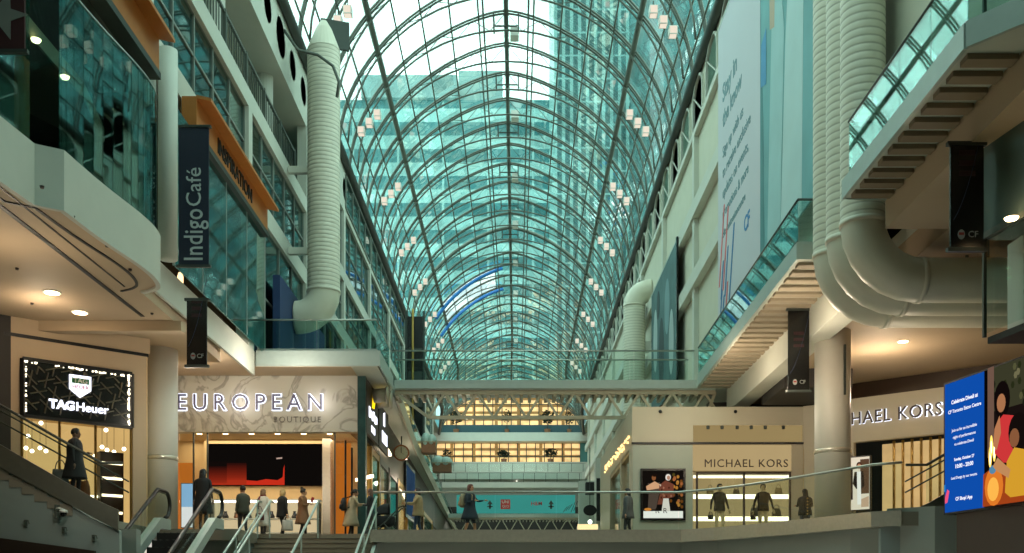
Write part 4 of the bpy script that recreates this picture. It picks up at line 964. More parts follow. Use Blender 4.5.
for i, (px, py, w, h, c) in enumerate(((753, 522, .3, .32, '#4a4a44'), (775, 522, .34, .3, '#5c5746'), (709, 496, .26, .22, '#8a7b58'), (735, 496, .24, .2, '#6b5f49'), (777, 496, .28, .24, '#9a8a62'))):
    x, z = qx(px), qz(496.5 if py < 500 else 518.5)+.035; r = thing('handbag', ['grey handbag on the lower shelf right of centre', 'dark olive handbag at the right of the lower shelf', 'tan handbag at the left of the middle shelf', 'brown handbag left of centre on the middle shelf', 'pale tan handbag at the right of the middle shelf'][i], 'handbag', (x, 34.8, z))
    bm_ = mat('bag leather %d' % i, c, .5); MB().rings([((x, 34.8, z), w*.5, .1), ((x, 34.8, z+h*.6), w*.46, .08), ((x, 34.8, z+h), w*.36, .04)], 0, True, 14).build('body', bm_, r)
    MB().tube([(x+w*.28*math.cos(t), 34.8, z+h*.95+.14*math.sin(t)) for t in [PI*k/8 for k in range(9)]], .012, 6).build('handle', bm_, r)
# return wall and curved right fascia with the second sign
A = Vector((mr, MY)); dr = Vector((.773, -.635))
cur = [tuple(A), (mr+.55, MY-.45)]
E0 = Vector((10.77, 32.05))-dr*1.0
cur += [tuple(E0+dr*t) for t in (0, 1.0, 2.4, 4.0, 6.0, 8.5)]
struct('wall_right_shop_fascia', MB().wall(cur, 5.05, 6.45, .25), m_mk)
struct('wall_right_strip', MB().wall([(x+.25, y+.5) for x, y in cur], 6.45, 7.05, .1), mat('dark brown strip', '#3a2716', .5, 0, .15))
struct('wall_right_shop_return', MB().wall([(x+.02, y) for x, y in cur[:4]], M, 5.05, .2), m_mk)
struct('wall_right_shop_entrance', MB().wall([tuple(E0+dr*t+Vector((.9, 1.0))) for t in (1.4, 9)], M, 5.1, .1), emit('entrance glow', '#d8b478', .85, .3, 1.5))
o = MB(); Oc = E0+dr*1.0+dr*(2.76-1.88)
nn = Vector((dr.y, -dr.x))                       # towards the viewer
backlit(o, 'MICHAEL KORS', (Oc.x+nn.x*.02, Oc.y+nn.y*.02, 5.78), (dr.x, dr.y, 0), ZU, 3.78, .06, 1.12, .012, 0, 1.12)
o = o.build('shop_sign', [mat('dark bronze letter', '#3a2c20', .4), e_halo]); tag(o, 'backlit shop name on the curved fascia behind the right column', 'shop sign')
for i in range(14):
    t = 2.1+i*.28; p = E0+dr*t+Vector((.35, .4)); o = MB().tube([(p.x, p.y, M), (p.x, p.y, 5.05)], .045, 8).build('gold_rod', m_gold)
    tag(o, 'slim vertical gold rod of the screen at the right shop entrance', 'rod', 'gold rods at the right shop entrance')
gl_ = MB(); rnd = random.Random(4)
for k in range(70):
    d = 33.5+rnd.random()*9.5; q = .012+rnd.random()*.018; gl_.obox((ml-.08, d, 5.25+.25*rnd.random()+.02*(d-33)), (q, q*1.5, q*1.5), rnd.random())
gl_.tube([(ml-.07, 33.4, 5.4), (ml-.07, 43.2, 5.6)], .012, 6, 1)
o = gl_.build('hanging_garland', [emit('garland gold', '#ffd489', 2.2), m_gold]); tag(o, 'golden sparkling light garland along the side window of the right shop', 'garland', kind='stuff')
# ---- posters
class Pic:
    def __init__(s, O, R): s.O, s.R, s.mb, s.mats, s.k = Vector(O), Vector(R).normalized(), MB(), [], 0; s.N = s.R.cross(ZU).normalized()
    def mi(s, c, e):
        m = emit('print %s %.2f' % (c, e), c, e)
        if m not in s.mats: s.mats.append(m)
        return s.mats.index(m)
    def poly(s, pts, c, e=.9): s.k += 1; s.mb.slab(s.O+s.N*(.0012*s.k), s.R, ZU, pts, .001, s.mi(c, e)); return s
    def ell(s, x, z, a, b, c, e=.9, n=16): return s.poly([(x+a*math.cos(2*PI*k/n), z+b*math.sin(2*PI*k/n)) for k in range(n)], c, e)
    def rect(s, a, b, c, d, col, e=.9): return s.poly([(a, c), (b, c), (b, d), (a, d)], col, e)
    def text(s, body, x, z, w, c='#f4f6ff', e=1.1, off=.0): s.k += 1; s.mb.text(body, s.O+s.R*x+ZU*z+s.N*(.0012*s.k), s.R, ZU, width=w, depth=.001, offset=off, m=s.mi(c, e)); return s
    def build(s, parent, name='picture'): return s.mb.build(name, s.mats, parent)
xa, xb, za, zb_ = mx_(641), mx_(684), mz(520), mz(470); W, H = xb-xa, zb_-za
s = thing('lit_poster', 'square lit fashion poster with two figures and white lower band on the right shop wall', 'poster', (mx_(662), MY-.03, za))
MB().box(xa-.03, xb+.03, MY-.12, MY-.03, za-.03, zb_+.03).build('frame', m_blackshiny, s)
p = Pic((xa, MY-.121, za), XR)
p.rect(.04, W-.04, .04, H-.04, '#14100d').rect(.06, W-.06, .05, H*.17, '#f2eee4', 1.0)
rnd = random.Random(5)
for k in range(26): p.ell(W*rnd.uniform(.66, .94), H*rnd.uniform(.25, .92), .05, .06, rnd.choice(['#c98a3a', '#7c4a1c', '#3a2c14', '#b9703f', '#5c5020', '#d8a050']), .7, 7)
p.ell(W*.28, H*.83, .07, .09, '#8a5632'); p.poly([(W*.14, H*.72), (W*.42, H*.74), (W*.4, H*.5), (W*.33, H*.2), (W*.14, H*.2), (W*.16, H*.5)], '#5a4a40', .8); p.poly([(W*.1, H*.66), (W*.3, H*.76), (W*.42, H*.7), (W*.4, H*.62), (W*.12, H*.58)], '#d7a57c').ell(W*.3, H*.88, .08, .05, '#1d120c')
p.poly([(W*.4, H*.68), (W*.55, H*.78), (W*.74, H*.7), (W*.74, H*.45), (W*.62, H*.42), (W*.58, H*.3), (W*.36, H*.3), (W*.42, H*.5)], '#7d4634', .8).poly([(W*.5, H*.42), (W*.62, H*.42), (W*.66, H*.17), (W*.46, H*.17)], '#e6ddd0').ell(W*.61, H*.84, .09, .11, '#efe8dc').ell(W*.62, H*.83, .055, .075, '#b98a70')
for k in range(10): p.ell(W*rnd.uniform(.42, .7), H*rnd.uniform(.35, .7), .03, .04, rnd.choice(['#cdb9a0', '#4a2018', '#b07a60']), .8, 6)
p.ell(W*.14, H*.2, .12, .05, '#d98a3a'); p.text('R', W*.36, H*.17, .13, '#2a2018', .5).text('R', W*.54, H*.17, .13, '#2a2018', .5); p.build(s)
# poster beside the entrance
t0 = 1.0-.1; q = E0+dr*t0+nn*.06; W, za, zb_ = .68, (HY-510)/31.4, (HY-457)/31.4; H = zb_-za; R3 = Vector((dr.x, dr.y, 0)); N3 = Vector((nn.x, nn.y, 0))
s = thing('lit_poster', 'narrow lit fashion poster of a standing figure right of the right column', 'poster', (q.x, q.y, za))
MB().slab((q.x, q.y, za), R3, ZU, [(-.03, -.03), (W+.03, -.03), (W+.03, H+.03), (-.03, H+.03)], .05).build('frame', m_blackshiny, s)
p = Pic((q.x+nn.x*.052, q.y+nn.y*.052, za), R3); p.rect(.01, W-.01, .01, H-.01, '#e9dcc4', .95).rect(W*.55, W-.02, H*.3, H*.95, '#6b4f3a', .7).rect(.02, W*.2, H*.2, H*.8, '#3a2e28', .6)
p.ell(W*.5, H*.84, .09, .11, '#4a2a1c').ell(W*.5, H*.82, .06, .085, '#c08a68').poly([(W*.28, H*.72), (W*.7, H*.72), (W*.76, H*.45), (W*.6, H*.4), (W*.36, H*.4), (W*.2, H*.5)], '#2c241f', .7).poly([(W*.4, H*.72), (W*.58, H*.72), (W*.6, H*.1), (W*.42, H*.1)], '#f0ece2', 1.0).poly([(W*.6, H*.2), (W-.03, H*.25), (W-.03, H*.05), (W*.6, H*.05)], '#caa98a'); p.build(s)
# white sign pillars and odd items left of the right shop
struct('wall_end_pier', MB().box(4.1, 5.4, 52, 53, M, 7.4), m_beam); struct('wall_end_pier_rear', MB().box(3.85, 5.0, 62, 63, M, 7.4), m_beam)
o = MB().box(4.12, 4.3, 51.7, 51.9, 4.1, 6.3).build('black_slit_sign', m_black); tag(o, 'thin vertical black sign on the pale pier left of the right shop', 'sign')
o = MB().box(4.15, 4.85, 60.2, 61, 6.4, 7.1).build('hanging_box', m_black); tag(o, 'black box under the deck at the right end of the turquoise banner', 'box')
r = thing('round_sign', 'dark oval hanging sign with a lamp beneath at the right end of the middle floor', 'sign', (3.5, 48, 4.6))
MB().disc((3.5, 48, 4.3), XR, ZU, (0, 0), (.32, .26), .08).build('panel', m_black, r); MB().tube([(3.5, 48.04, 4.55), (3.5, 48.04, 7.3)], .02, 6).build('stem', m_steel_d, r); MB().ball((3.5, 47.95, 3.75), .1, 0).build('lamp', e_white, r); MB().tube([(3.5, 47.95, 3.85), (3.5, 47.98, 4.06)], .012, 6).build('cord', m_steel_d, r)
r = thing('kiosk', 'low lit kiosk counter at the far right of the middle floor', 'kiosk', (3.3, 49, M)); MB().box(2.9, 4.0, 48.8, 50, M, 3.0).build('counter', m_brown, r); MB().box(2.95, 3.95, 48.78, 48.8, 3.05, 3.7).build('light_panel', emit('kiosk light', '#ffd9a0', 1.5), r)
struct('wall_box_right', MB().box(8.12, 10.2, 30.4, 33.2, 6.47, 7.04).box(7.2, 12, 37.6, 38.0, 5.0, 7.44), m_wall_dk)

# ---- watch shop (left)
A, B = Vector((-12.3, 24.3)), Vector((-9.9, 26.3)); dl = (B-A).normalized(); L = (B-A).length; nl = Vector((dl.y, -dl.x))
def onw(px):                                       # distance along the watch shop wall for a picture column
    k = (px-CX)/F; return (k*A.y-A.x)/(dl.x-k*dl.y)
W3 = lambda t, z, n=0: (A.x+dl.x*t+nl.x*n, A.y+dl.y*t+nl.y*n, z)
D3 = Vector((dl.x, dl.y, 0))
t0, t1 = onw(22), onw(131)
wl = lambda ts, n=0: [W3(t, 0, n)[:2] for t in ts]
struct('wall_watch_shop', MB().wall(wl((-6, t0-.25)), M, 6.9, .15), m_wall_dk)
struct('wall_watch_shop_surround', MB().wall(wl((t0-.25, t1+.4)), 5.95, 6.45, .15).wall(wl((t0-.25, t0-.02)), M, 5.95, .15).wall(wl((t1+.05, t1+.4)), M, 5.95, .15), m_tan)
struct('trim_18', MB().wall(wl((t0-.4, t1+.45), .02), 6.42, 6.5, .1), m_black)
struct('wall_watch_shop_top', MB().wall(wl((t0-.25, t1+.5)), 6.5, 6.9, .15), m_tan)
struct('wall_watch_link', MB().wall([W3(t1+.42, 0)[:2], (-10.4, 28.2), (-11.35, 33.1)], M, 7.2, .1), m_warmwall)
s = thing('shop_sign', 'black geometric watch shop sign with white shield and lit name at left', 'shop sign', W3((t0+t1)/2, 4.5))
zs0, zs1 = 4.5, 5.9
MB().slab(W3(t0, zs0), D3, ZU, [(0, 0), (t1-t0, 0), (t1-t0, zs1-zs0), (0, zs1-zs0)], .06).build('panel', m_blackshiny, s)
fr = MB(); w = t1-t0; h = zs1-zs0
for a, b in (((0, 0), (w, 0)), ((w, 0), (w, h)), ((w, h), (0, h)), ((0, h), (0, 0))): fr.beam(W3(t0+a[0], zs0+a[1], .06), W3(t0+b[0], zs0+b[1], .06), .1, .08)
fr.build('frame', m_black, s)
tr = MB(); st_ = .36
for i in range(-1, 9):
    for j in range(0, 5):
        c = (i*st_+(j % 2)*st_/2, j*st_*.87)
        if not (.05 < c[0] < w-.05 and .05 < c[1] < h-.05): continue
        for k in range(6):
            if (i+2*j+k) % 3 == 0: continue
            a = PI*k/3+.3; e = (c[0]+.2*math.cos(a), c[1]+.2*math.sin(a))
            if .03 < e[0] < w-.03 and .03 < e[1] < h-.03: tr.beam(W3(t0+c[0], zs0+c[1], .075), W3(t0+e[0], zs0+e[1], .075), .025, .03)
tr.build('lattice', mat('dim bronze lattice', '#55503e', .4, .4, .2), s)
gt = MB(); rnd = random.Random(2)
for k in range(120):
    u = rnd.random()
    a = (u*w, h-.06-rnd.random()*.03) if k % 2 else (w-.07-rnd.random()*.03, u*h)
    if k % 7 == 0: a = (.07, u*h*.9)
    c = Vector(W3(t0+a[0], zs0+a[1], .09)); q = .008+rnd.random()*.012
    gt.obox(c, (q, q, q), rnd.random())
o = gt.build('fairy_light', emit('fairy light', '#fff0d0', 4), s); o['kind'] = 'stuff'
cx_ = onw(79)-t0; shd = [(cx_-.26, .98), (cx_+.26, .98), (cx_+.26, .62), (cx_, .42), (cx_-.26, .62)]
MB().slab(W3(t0, zs0, .08), D3, ZU, [(a, b+.18) for a, b in shd], .04).build('shield', e_letter, s)
tg = MB(); gy = .18
tg.slab(W3(t0, zs0, .122), D3, ZU, [(cx_-.21, .77+gy), (cx_+.21, .77+gy), (cx_+.21, .93+gy-.02), (cx_-.21, .93+gy-.02)], .004, 0)
tg.text('TAG', W3(t0+cx_, zs0+.84+gy, .127), D3, ZU, width=.34, depth=.004, m=2, offset=.03)
tg.text('HEUER', W3(t0+cx_, zs0+.68+gy, .122), D3, ZU, width=.4, depth=.006, m=1, offset=.02)
tg.build('shield_lettering', [mat('sign green', '#2c7a44', .5), mat('sign red', '#c0392b', .5), m_white], s)
nm = MB(); a_, b_ = onw(48)-t0, onw(107)-t0
nm.text('TAG', W3(t0+a_+(b_-a_)*.21, zs0+.36, .09), D3, ZU, width=(b_-a_)*.42, depth=.05, offset=.035).text('Heuer', W3(t0+a_+(b_-a_)*.72, zs0+.36, .09), D3, ZU, width=(b_-a_)*.55, depth=.05, offset=.004)
nm.build('lettering', e_letter, s)
# its window and interior
wn[0] += 1; r = sroot('window_%d' % wn[0], W3(w/2, M))
MB().slab(W3(t0, M, -.05), D3, ZU, [(0, 0), (w, 0), (w, zs0-M), (0, zs0-M)], .015).build('pane', g_shop, r)
f = MB()
for t in (t0, t0+w*.33, t0+w*.66, t1): f.beam(W3(t, M), W3(t, zs0), .05, .05)
f.build('window_frame', m_gold, r)
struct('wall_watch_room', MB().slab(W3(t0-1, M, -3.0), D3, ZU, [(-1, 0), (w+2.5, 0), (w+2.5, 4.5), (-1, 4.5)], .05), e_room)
struct('ceiling_watch_room', MB().prism([W3(t0-.6, 0, -.2)[:2], W3(t1, 0, -.2)[:2], W3(t1+.3, 0, -3)[:2], W3(t0-.9, 0, -3)[:2]], 4.9, 5.0), m_warmwall)
rnd = random.Random(8)
for k, (px, py) in enumerate(((41, 423), (106, 430), (26, 448), (32, 451), (40, 448), (46, 451), (28, 436), (102, 447), (107, 450), (124, 449), (114, 452), (95, 456))):
    sc = 37.4-.16*(k % 5)-.03*k; c = P(px, py, sc)
    o = MB().ball(c, .055, 0, 10, 6).tube([c+Vector((0,0,.05)), Vector((c.x, c.y, 4.9))], .006, 5, 1).build('hanging_bulb', [emit('bulb', '#fff0d4', 6), m_steel_d]); tag(o, 'small glowing hanging bulb inside the watch shop', 'lamp', 'hanging bulbs in the watch shop')
r = thing('display_cabinet', 'dark tall display cabinet at the right of the watch shop window', 'cabinet', W3(onw(118), M, -.8))
c = Vector(W3(onw(119), 0, -.8)); an = math.atan2(dl.y, dl.x)
MB().obox((c.x, c.y, 2.9), (.3, .25, 1.0), an).build('body', m_brown, r)
for z in (2.3, 2.75, 3.2, 3.6): MB().obox((c.x+nl.x*.26, c.y+nl.y*.26, z), (.26, .03, .03), an).build('shelf_light', e_warm if False else e_shelf, r)
r = thing('display_counter', 'low white lit counter inside the watch shop', 'counter', W3(onw(95), M, -.9)); c = Vector(W3(onw(96), 0, -1.0))
MB().obox((c.x, c.y, 2.3), (.28, .25, .4), an).build('body', m_warmwall, r); MB().obox((c.x, c.y, 2.72), (.29, .26, .03), an).build('light_top', e_shelf, r)
r = thing('tub_chair', 'rounded brown chair seen through the watch shop window', 'chair', W3(onw(88), M, -.7)); c = Vector(W3(onw(80), 0, -.5))
ch = MB(); ch.rings([((c.x, c.y, 2.25), .3, .28), ((c.x, c.y, 2.42), .33, .3), ((c.x, c.y, 2.46), .3, .27)]); ch.build('seat', m_pot, r, True)
bk = MB()
for k in range(9): a = PI*.1+PI*.8*k/8; bk.ball((c.x+.3*math.cos(a), c.y+.26*math.sin(a), 2.75), (.1, .1, .36), 0, 8, 6)
bk.build('backrest', m_pot, r, True)
for sx_, sy_ in ((-1,-1),(1,-1),(-1,1),(1,1)): MB().tube([(c.x+sx_*.22, c.y+sy_*.2, M), (c.x+sx_*.2, c.y+sy_*.18, 2.26)], .02, 6).build('leg', m_black, r)

# ---- left stair rising along the picture plane, and its mirrored twin at right
def side_stair(tagname, label, xs, d0, d1, z0, sgn, n, wallto, raillabel):
    """straight flight climbing away from xs; steps, stringer, railing"""
    run, rise = .27, .152; r = thing(tagname, label, 'stairs', (xs, d0, z0))
    st = MB(); x_ = xs; xs = xs+sgn*.55
    for i in range(n):
        a = xs+sgn*i*run; b = xs+sgn*(i+1)*run; st.box(min(a, b), max(a, b), d0+.06, d1, z0+i*rise-.1, z0+(i+1)*rise)
    st.build('flight', m_floor, r)
    xs = x_; e = xs+sgn*n*run; sl = MB()
    pts = [(xs-sgn*.45, z0-.42), (xs-sgn*.45, z0+.02), (xs-sgn*.05, z0+.2), (e, z0+n*rise+.28), (e, z0+n*rise-.32)]
    sl.slab((0, d0+.06, 0), XR, ZU, pts, .06); sl.build('stringer', mat('grey steel stringer', '#77766a', .4, .5, .15), r)
    h = MB(); h.tube([(xs-sgn*.55, d0, z0+1.02), (xs-sgn*.1, d0, z0+1.02), (e, d0, z0+n*rise+1.12)], .03, 8)
    h.build('handrail', m_steel_d, r)
    h2 = MB()
    for q in (.55, .8): h2.tube([(xs-sgn*.1, d1, z0+q), (e, d1, z0+n*rise+q)], .02, 6)
    h2.build('wall_rail', m_steel_d, r)
    for i in range(3):
        a = xs-sgn*.1+(e-xs)*i/3; b = xs-sgn*.1+(e-xs)*(i+.98)/3; za = z0+.2+n*rise*i/3; zb2 = z0+.2+n*rise*(i+.98)/3
        MB().add([(a, d0+.02, za), (b, d0+.02, zb2), (b, d0+.02, zb2+.85), (a, d0+.02, za+.85), (a, d0+.035, za), (b, d0+.035, zb2), (b, d0+.035, zb2+.85), (a, d0+.035, za+.85)], [(0,1,2,3),(7,6,5,4),(0,4,5,1),(1,5,6,2),(2,6,7,3),(3,7,4,0)]).build('glass_panel', g_rail, r)
    return r
side_stair('staircase', 'left staircase with glass side climbing to the left below the watch shop sign', -8.95, 21.3, 22.8, M, -1, 18, 0, '')
struct('wall_left_stair', MB().slab((0, 21.5, 0), XR, ZU, [(-8.5, LOW), (-8.5, 1.48), (-9.1, 1.75), (-13.6, 4.6), (-16, 4.6), (-16, LOW)], .12), mat('teal grey plaster', '#8e9a96', .6, 0, .05, 1))
struct('baseboard_left', MB().slab((0, 21.38, 0), XR, ZU, [(-16, LOW), (-9.0, LOW), (-9.0, 1.05), (-11.0, 1.32), (-16, 1.8)], .12), m_brown)
side_stair('staircase', 'right staircase with glass side climbing behind the large lit screen', 8.95, 21.6, 22.8, M, 1, 14, 0, '')
struct('wall_right_stair', MB().slab((0, 21.85, 0), XR, ZU, [(7.9, LOW), (7.9, M-.33), (8.6, M-.15), (12.3, 4.0), (16, 4.0), (16, LOW)], .12), mat('teal grey plaster', '#8e9a96', .6, 0, .05, 1))
# security camera and small wall fixtures on the left plaster wall
def px3(px, py, d): return P(px, py, F/d)
c = px3(57, 512, 21.2); r = thing('security_camera', 'dome security camera on a bracket on the lower left plaster wall', 'camera', c)
MB().box(c.x-.07, c.x-.02, c.y+.02, c.y+.17, c.z-.12, c.z+.16).build('back_plate', m_steel, r); MB().tube([(c.x-.04, c.y+.05, c.z+.06), (c.x+.06, c.y-.05, c.z+.08), (c.x+.14, c.y-.05, c.z+.05)], .025, 8).build('arm', m_white, r)
MB().lathe([(.02, .06), (.08, .03), (.09, -.02)], (c.x+.16, c.y-.05, c.z), 16).build('hood', m_white, r, True); MB().ball((c.x+.16, c.y-.05, c.z-.03), .07).build('dome', m_blackshiny, r, True)
for i, (px, py) in enumerate(((24, 523), (62, 530), (92, 538))):
    c = px3(px, py, 21.28); r = thing('wall_hook', ['left small hooked fixture on the lower left plaster wall', 'middle small hooked fixture under the security camera', 'right small hooked fixture on the lower left plaster wall'][i], 'wall fixture', c)
    MB().box(c.x-.03, c.x+.03, c.y+.05, c.y+.1, c.z-.07, c.z+.07).build('plate', m_steel, r); MB().tube([(c.x, c.y+.06, c.z+.03), (c.x+.03, c.y-.02, c.z+.06), (c.x+.1, c.y-.02, c.z+.05), (c.x+.12, c.y-.02, c.z-.02)], .014, 6).build('hook', m_steel, r)

# ---- escalator and broad steps
def escalator(name, label, xl, xr, ytop, z1):
    r = thing(name, label, 'escalator', ((xl+xr)/2, ytop-3, LOW)); tn = math.tan(math.radians(30)); n = 16
    yb_ = ytop-(z1-LOW)/tn
    tr_ = MB()
    for i in range(int((z1-LOW)/.2)):
        z = z1-i*.2; y = ytop-i*.2/tn; tr_.box(xl+.2, xr-.2, y-.2/tn, y+.02, z-.4, z-.2)
        for k in range(8): x = xl+.22+k*(xr-xl-.44)/7; tr_.box(x-.012, x+.012, y-.2/tn, y, z-.2, z-.185, 1)
    tr_.build('step', [m_rub, m_steel_d], r)
    for x, nm in ((xl+.1, 'left'), (xr-.1, 'right')):
        prof = []                                   # handrail loop in the y,z plane
        hr = .95
        low = [(yb_-.9, LOW+hr), (yb_, LOW+hr+.05)]; up = [(ytop, z1+hr), (ytop+.55, z1+hr)]
        arcp = [(ytop+.55+.34*math.sin(PI*k/8), z1+hr-.34+.34*math.cos(PI*k/8)) for k in range(1, 9)]
        prof = low + up + arcp
        MB().tube([(x, y, z) for y, z in prof], .05, 10).build('handrail', m_rub, r, True)
        MB().tube([(x, y, z-.045) for y, z in low + up], .028, 6).build('rail_track', m_rail, r, True)
        pl = [(yb_-.85, LOW+.25), (yb_, LOW+.3), (ytop, z1+.22), (ytop+.6, z1+.22), (ytop+.8, z1+.35), (ytop+.84, z1+.6), (ytop+.72, z1+.85), (ytop+.55, z1+.9), (ytop, z1+.9), (yb_, LOW+.95), (yb_-.85, LOW+.9)]
        MB().slab((x, 0, 0), YD, ZU, pl, .012).build('glass_panel', g_rail, r)
        sk = [(yb_-1, LOW), (yb_, LOW+.02), (ytop, z1-.05), (ytop+.7, z1-.05), (ytop+.7, z1+.22), (ytop, z1+.22), (yb_, LOW+.3), (yb_-1, LOW+.25)]
        MB().slab((x-.1, 0, 0), YD, ZU, sk, .2).build('skirt', m_alu, r)
    return r
escalator('escalator', 'escalator with black steps and glass sides rising to the middle floor at left', -9.35, -7.75, 25.75, M)
r = thing('steps', 'broad stone steps rising to the middle floor in front of the boutique', 'stairs', (-5.75, 28.8, LOW))
st = MB()
for i in range(23): st.box(-7.4, -4.1, 28.8-.31*(i+1), 28.8-.31*i, M-.152*(i+1)-.15, M-.152*(i+1))
st.box(-7.4, -4.1, 28.75, 28.9, M-.2, M+.005)
st.build('flight', mat('stair stone', '#8f8270', .5, 0, .1, 1.5), r)
ns = MB()
for i in range(23): ns.box(-7.4, -4.1, 28.8-.31*i-.33, 28.8-.31*i-.28, M-.152*(i+1)-.005, M-.152*(i+1)+.012)
ns.build('nosing', mat('stair nosing', '#5b5246', .5), r)
sl = .152/.31
def stair_rail(x, label, hh=(.95,), glassy=True, top=.35):
    r = thing('stair_rail', label, 'handrail', (x, 28.8, M)); ye = 22.0; ze = M-(28.8-ye)*sl
    for h in hh: MB().tube([(x, 28.8+top, M+h), (x, 28.8, M+h), (x, ye, ze+h)], .035 if h > .8 else .025, 8).build('handrail', m_alu, r)
    if glassy: MB().add([(x-.006, 28.8, M+.1), (x-.006, ye, ze+.1), (x-.006, ye, ze+.85), (x-.006, 28.8, M+.85), (x+.006, 28.8, M+.1), (x+.006, ye, ze+.1), (x+.006, ye, ze+.85), (x+.006, 28.8, M+.85)], [(0,1,2,3),(7,6,5,4),(0,4,5,1),(1,5,6,2),(2,6,7,3),(3,7,4,0)]).build('glass_panel', g_rail, r)
    for y in (28.7, 26.5, 24.3): z = M-(28.8-y)*sl; MB().tube([(x, y, z-.1), (x, y, z+.93)], .025, 8).build('post', m_alu, r)
    return r
stair_rail(-7.45, 'left sloping metal rail with glass beside the broad steps and escalator', (.95, .55))
stair_rail(-7.1, 'second sloping metal rail just inside the left of the broad steps', (.95,), False)
stair_rail(-5.72, 'sloping metal rail in the middle of the broad steps', (.95,), False, .15)
stair_rail(-4.05, 'right sloping metal rail with glass joining the middle floor railing', (1.07, .62), True, .1)
o = MB().beam((-3.92, 28.6, M-.1), (-3.92, 22.0, M-.1-(6.6)*sl), .1, .45).build('stair_stringer', m_alu); tag(o, 'sloping metal side plate at the right of the broad steps', 'stringer')

# ---- large lit screen at right
O = Vector((8.56, 20.0, 1.74)); R = Vector((.43, -2.27, 0)).normalized(); W, H = 4.3, 2.56; N = R.cross(ZU).normalized()
s = thing('video_screen', 'huge lit screen with blue text panel and a candle-lit family picture at right', 'screen', tuple(O + R*W/2))
MB().slab(O-N*.25, R, ZU, [(-.04, -.04), (W, -.04), (W, H+.04), (-.04, H+.04)], .249).build('cabinet', m_black, s)
p = Pic(O, R); e = 1.0
p.rect(0, 1.24, 0, H, '#0f4fae', .95)
for i, (tx, z, w_, o_) in enumerate((('Celebrate Diwali at', 2.16, .82, .03), ('CF Toronto Eaton Centre', 1.98, 1.02, .02), ('Join us for an incredible', 1.6, .78, .01), ('night of performances', 1.46, .7, .01), ('to celebrate Diwali', 1.32, .6, .01), ('Sunday, October 27', 1.02, .62, .03), ('10:00 - 20:00', .88, .55, .03), ('Lead Design by our tenants', .66, .8, .01), ('CF Shop! App', .24, .52, .03))):
    p.text(tx, .62, z, w_, '#f2f5ff', 1.15, o_)
p.poly([(.02, .18), (.1, .2), (.16, .42), (.1, .46), (.02, .3)], '#f0567a', 1.0).rect(0, .03, .42, .56, '#2f9be0')
p.rect(1.24, W, 0, H, '#1a1210', .9).rect(1.24, 1.42, 0, H, '#0a0808', .9)
rnd = random.Random(11)
p.rect(1.42, W, 1.75, H, '#4a4a34', .6)
for k in range(60): p.ell(rnd.uniform(1.55, 4.2), rnd.uniform(1.75, 2.5), .05, .07, rnd.choice(['#6a6a46', '#33381f', '#8a8560', '#23281a']), .6, 6)
p.rect(1.44, 1.62, .9, H, '#8a6a5a', .6)
p.poly([(1.3, 0), (W, 0), (W, .25), (2.4, .45), (1.7, .75), (1.32, .6)], '#a8451a', .9).ell(1.62, .35, .26, .36, '#e07a28', 1.0).ell(1.6, .3, .16, .22, '#f4b04a', 1.1)
for x, z in ((1.52, .9), (1.64, 1.0), (1.56, 1.1)): p.ell(x, z, .045, .2, '#ffd060', 1.6).ell(x, z-.02, .02, .12, '#fff3c0', 2.4)
p.ell(1.6, .66, .1, .08, '#5c8fb0', .9)
p.ell(1.86, 1.9, .22, .34, '#120b0a', .9).ell(1.84, 1.84, .12, .17, '#a9714c', 1.0).poly([(1.66, .95), (1.72, 1.5), (1.9, 1.62), (2.2, 1.55), (2.35, 1.1), (2.2, .7), (1.9, .75)], '#d2393a', .95).poly([(1.66, 1.4), (1.8, 1.62), (1.84, 1.3), (1.72, 1.0), (1.62, 1.1)], '#b97a52', 1.0)
p.ell(2.3, 1.25, .26, .34, '#150e0c', .9).ell(2.2, 1.15, .13, .17, '#8f5c3c', .9).poly([(1.95, .2), (2.0, .75), (2.2, .98), (2.5, .9), (2.7, .3), (2.6, .1), (2.1, .1)], '#d9a02e', .95).poly([(1.62, .72), (1.72, .62), (2.05, .45), (2.1, .6), (1.75, .86)], '#c08a5a', 1.0)
p.ell(3.2, 1.5, .3, .4, '#1a100c', .9).ell(3.15, 1.42, .17, .22, '#a06a45').poly([(2.75, .1), (2.9, .95), (3.2, 1.15), (3.6, .9), (3.8, .1)], '#7a2f55', .9)
p.build(s)
# pillar and plinth under the screen
a = O + R*.35; 
tag(MB().slab(O-N*.5+R*.3-ZU*3.34, R, ZU, [(0, 0), (W-.6, 0), (W-.6, 3.3), (0, 3.3)], .45).build('screen_plinth', m_brown), 'dark plinth standing under the large lit screen', 'plinth')
# glazed lift box at the right edge
r = thing('glass_lift', 'glass lift enclosure with tinted upper band at the right edge', 'lift', (7.6, 14.6, 4.2))
gx, gy = 7.30, 15.62; ux = Vector((.30, -1.6, 0)).normalized()
MB().slab((gx, gy, 5.7), ux, ZU, [(0, 0), (3, 0), (3, 1.68), (0, 1.68)], .02).build('tinted_panel', mat('grey green lift panel', '#5c6e69', .25, 0, .08, 1), r)
MB().slab((gx, gy, 4.15), ux, ZU, [(0, 0), (3, 0), (3, 1.5), (0, 1.5)], .015).build('clear_panel', g_rail, r)
MB().slab((gx, gy, 5.62), ux, ZU, [(0, 0), (3, 0), (3, .1), (0, .1)], .05).build('floor_band', m_steel, r)
MB().box(gx-.02, gx+.03, gy-.02, gy+.03, 4.1, 11.0).build('mullion', m_steel_d, r)
MB().box(7.75, 8.6, 15.3, 15.8, 4.1, 5.6).build('inner_pillar', m_beam, r); MB().prism([(gx+.05, gy), (9.4, gy), (9.4, 12.6), (gx+.6, 12.6)], 5.62, 5.68).build('lift_ceiling', m_wall_grey, r)
MB().prism([(gx+.05, gy), (9.4, gy), (9.4, 12.6), (gx+.6, 12.6)], 4.0, 4.1).build('base', m_wall_dk, r)
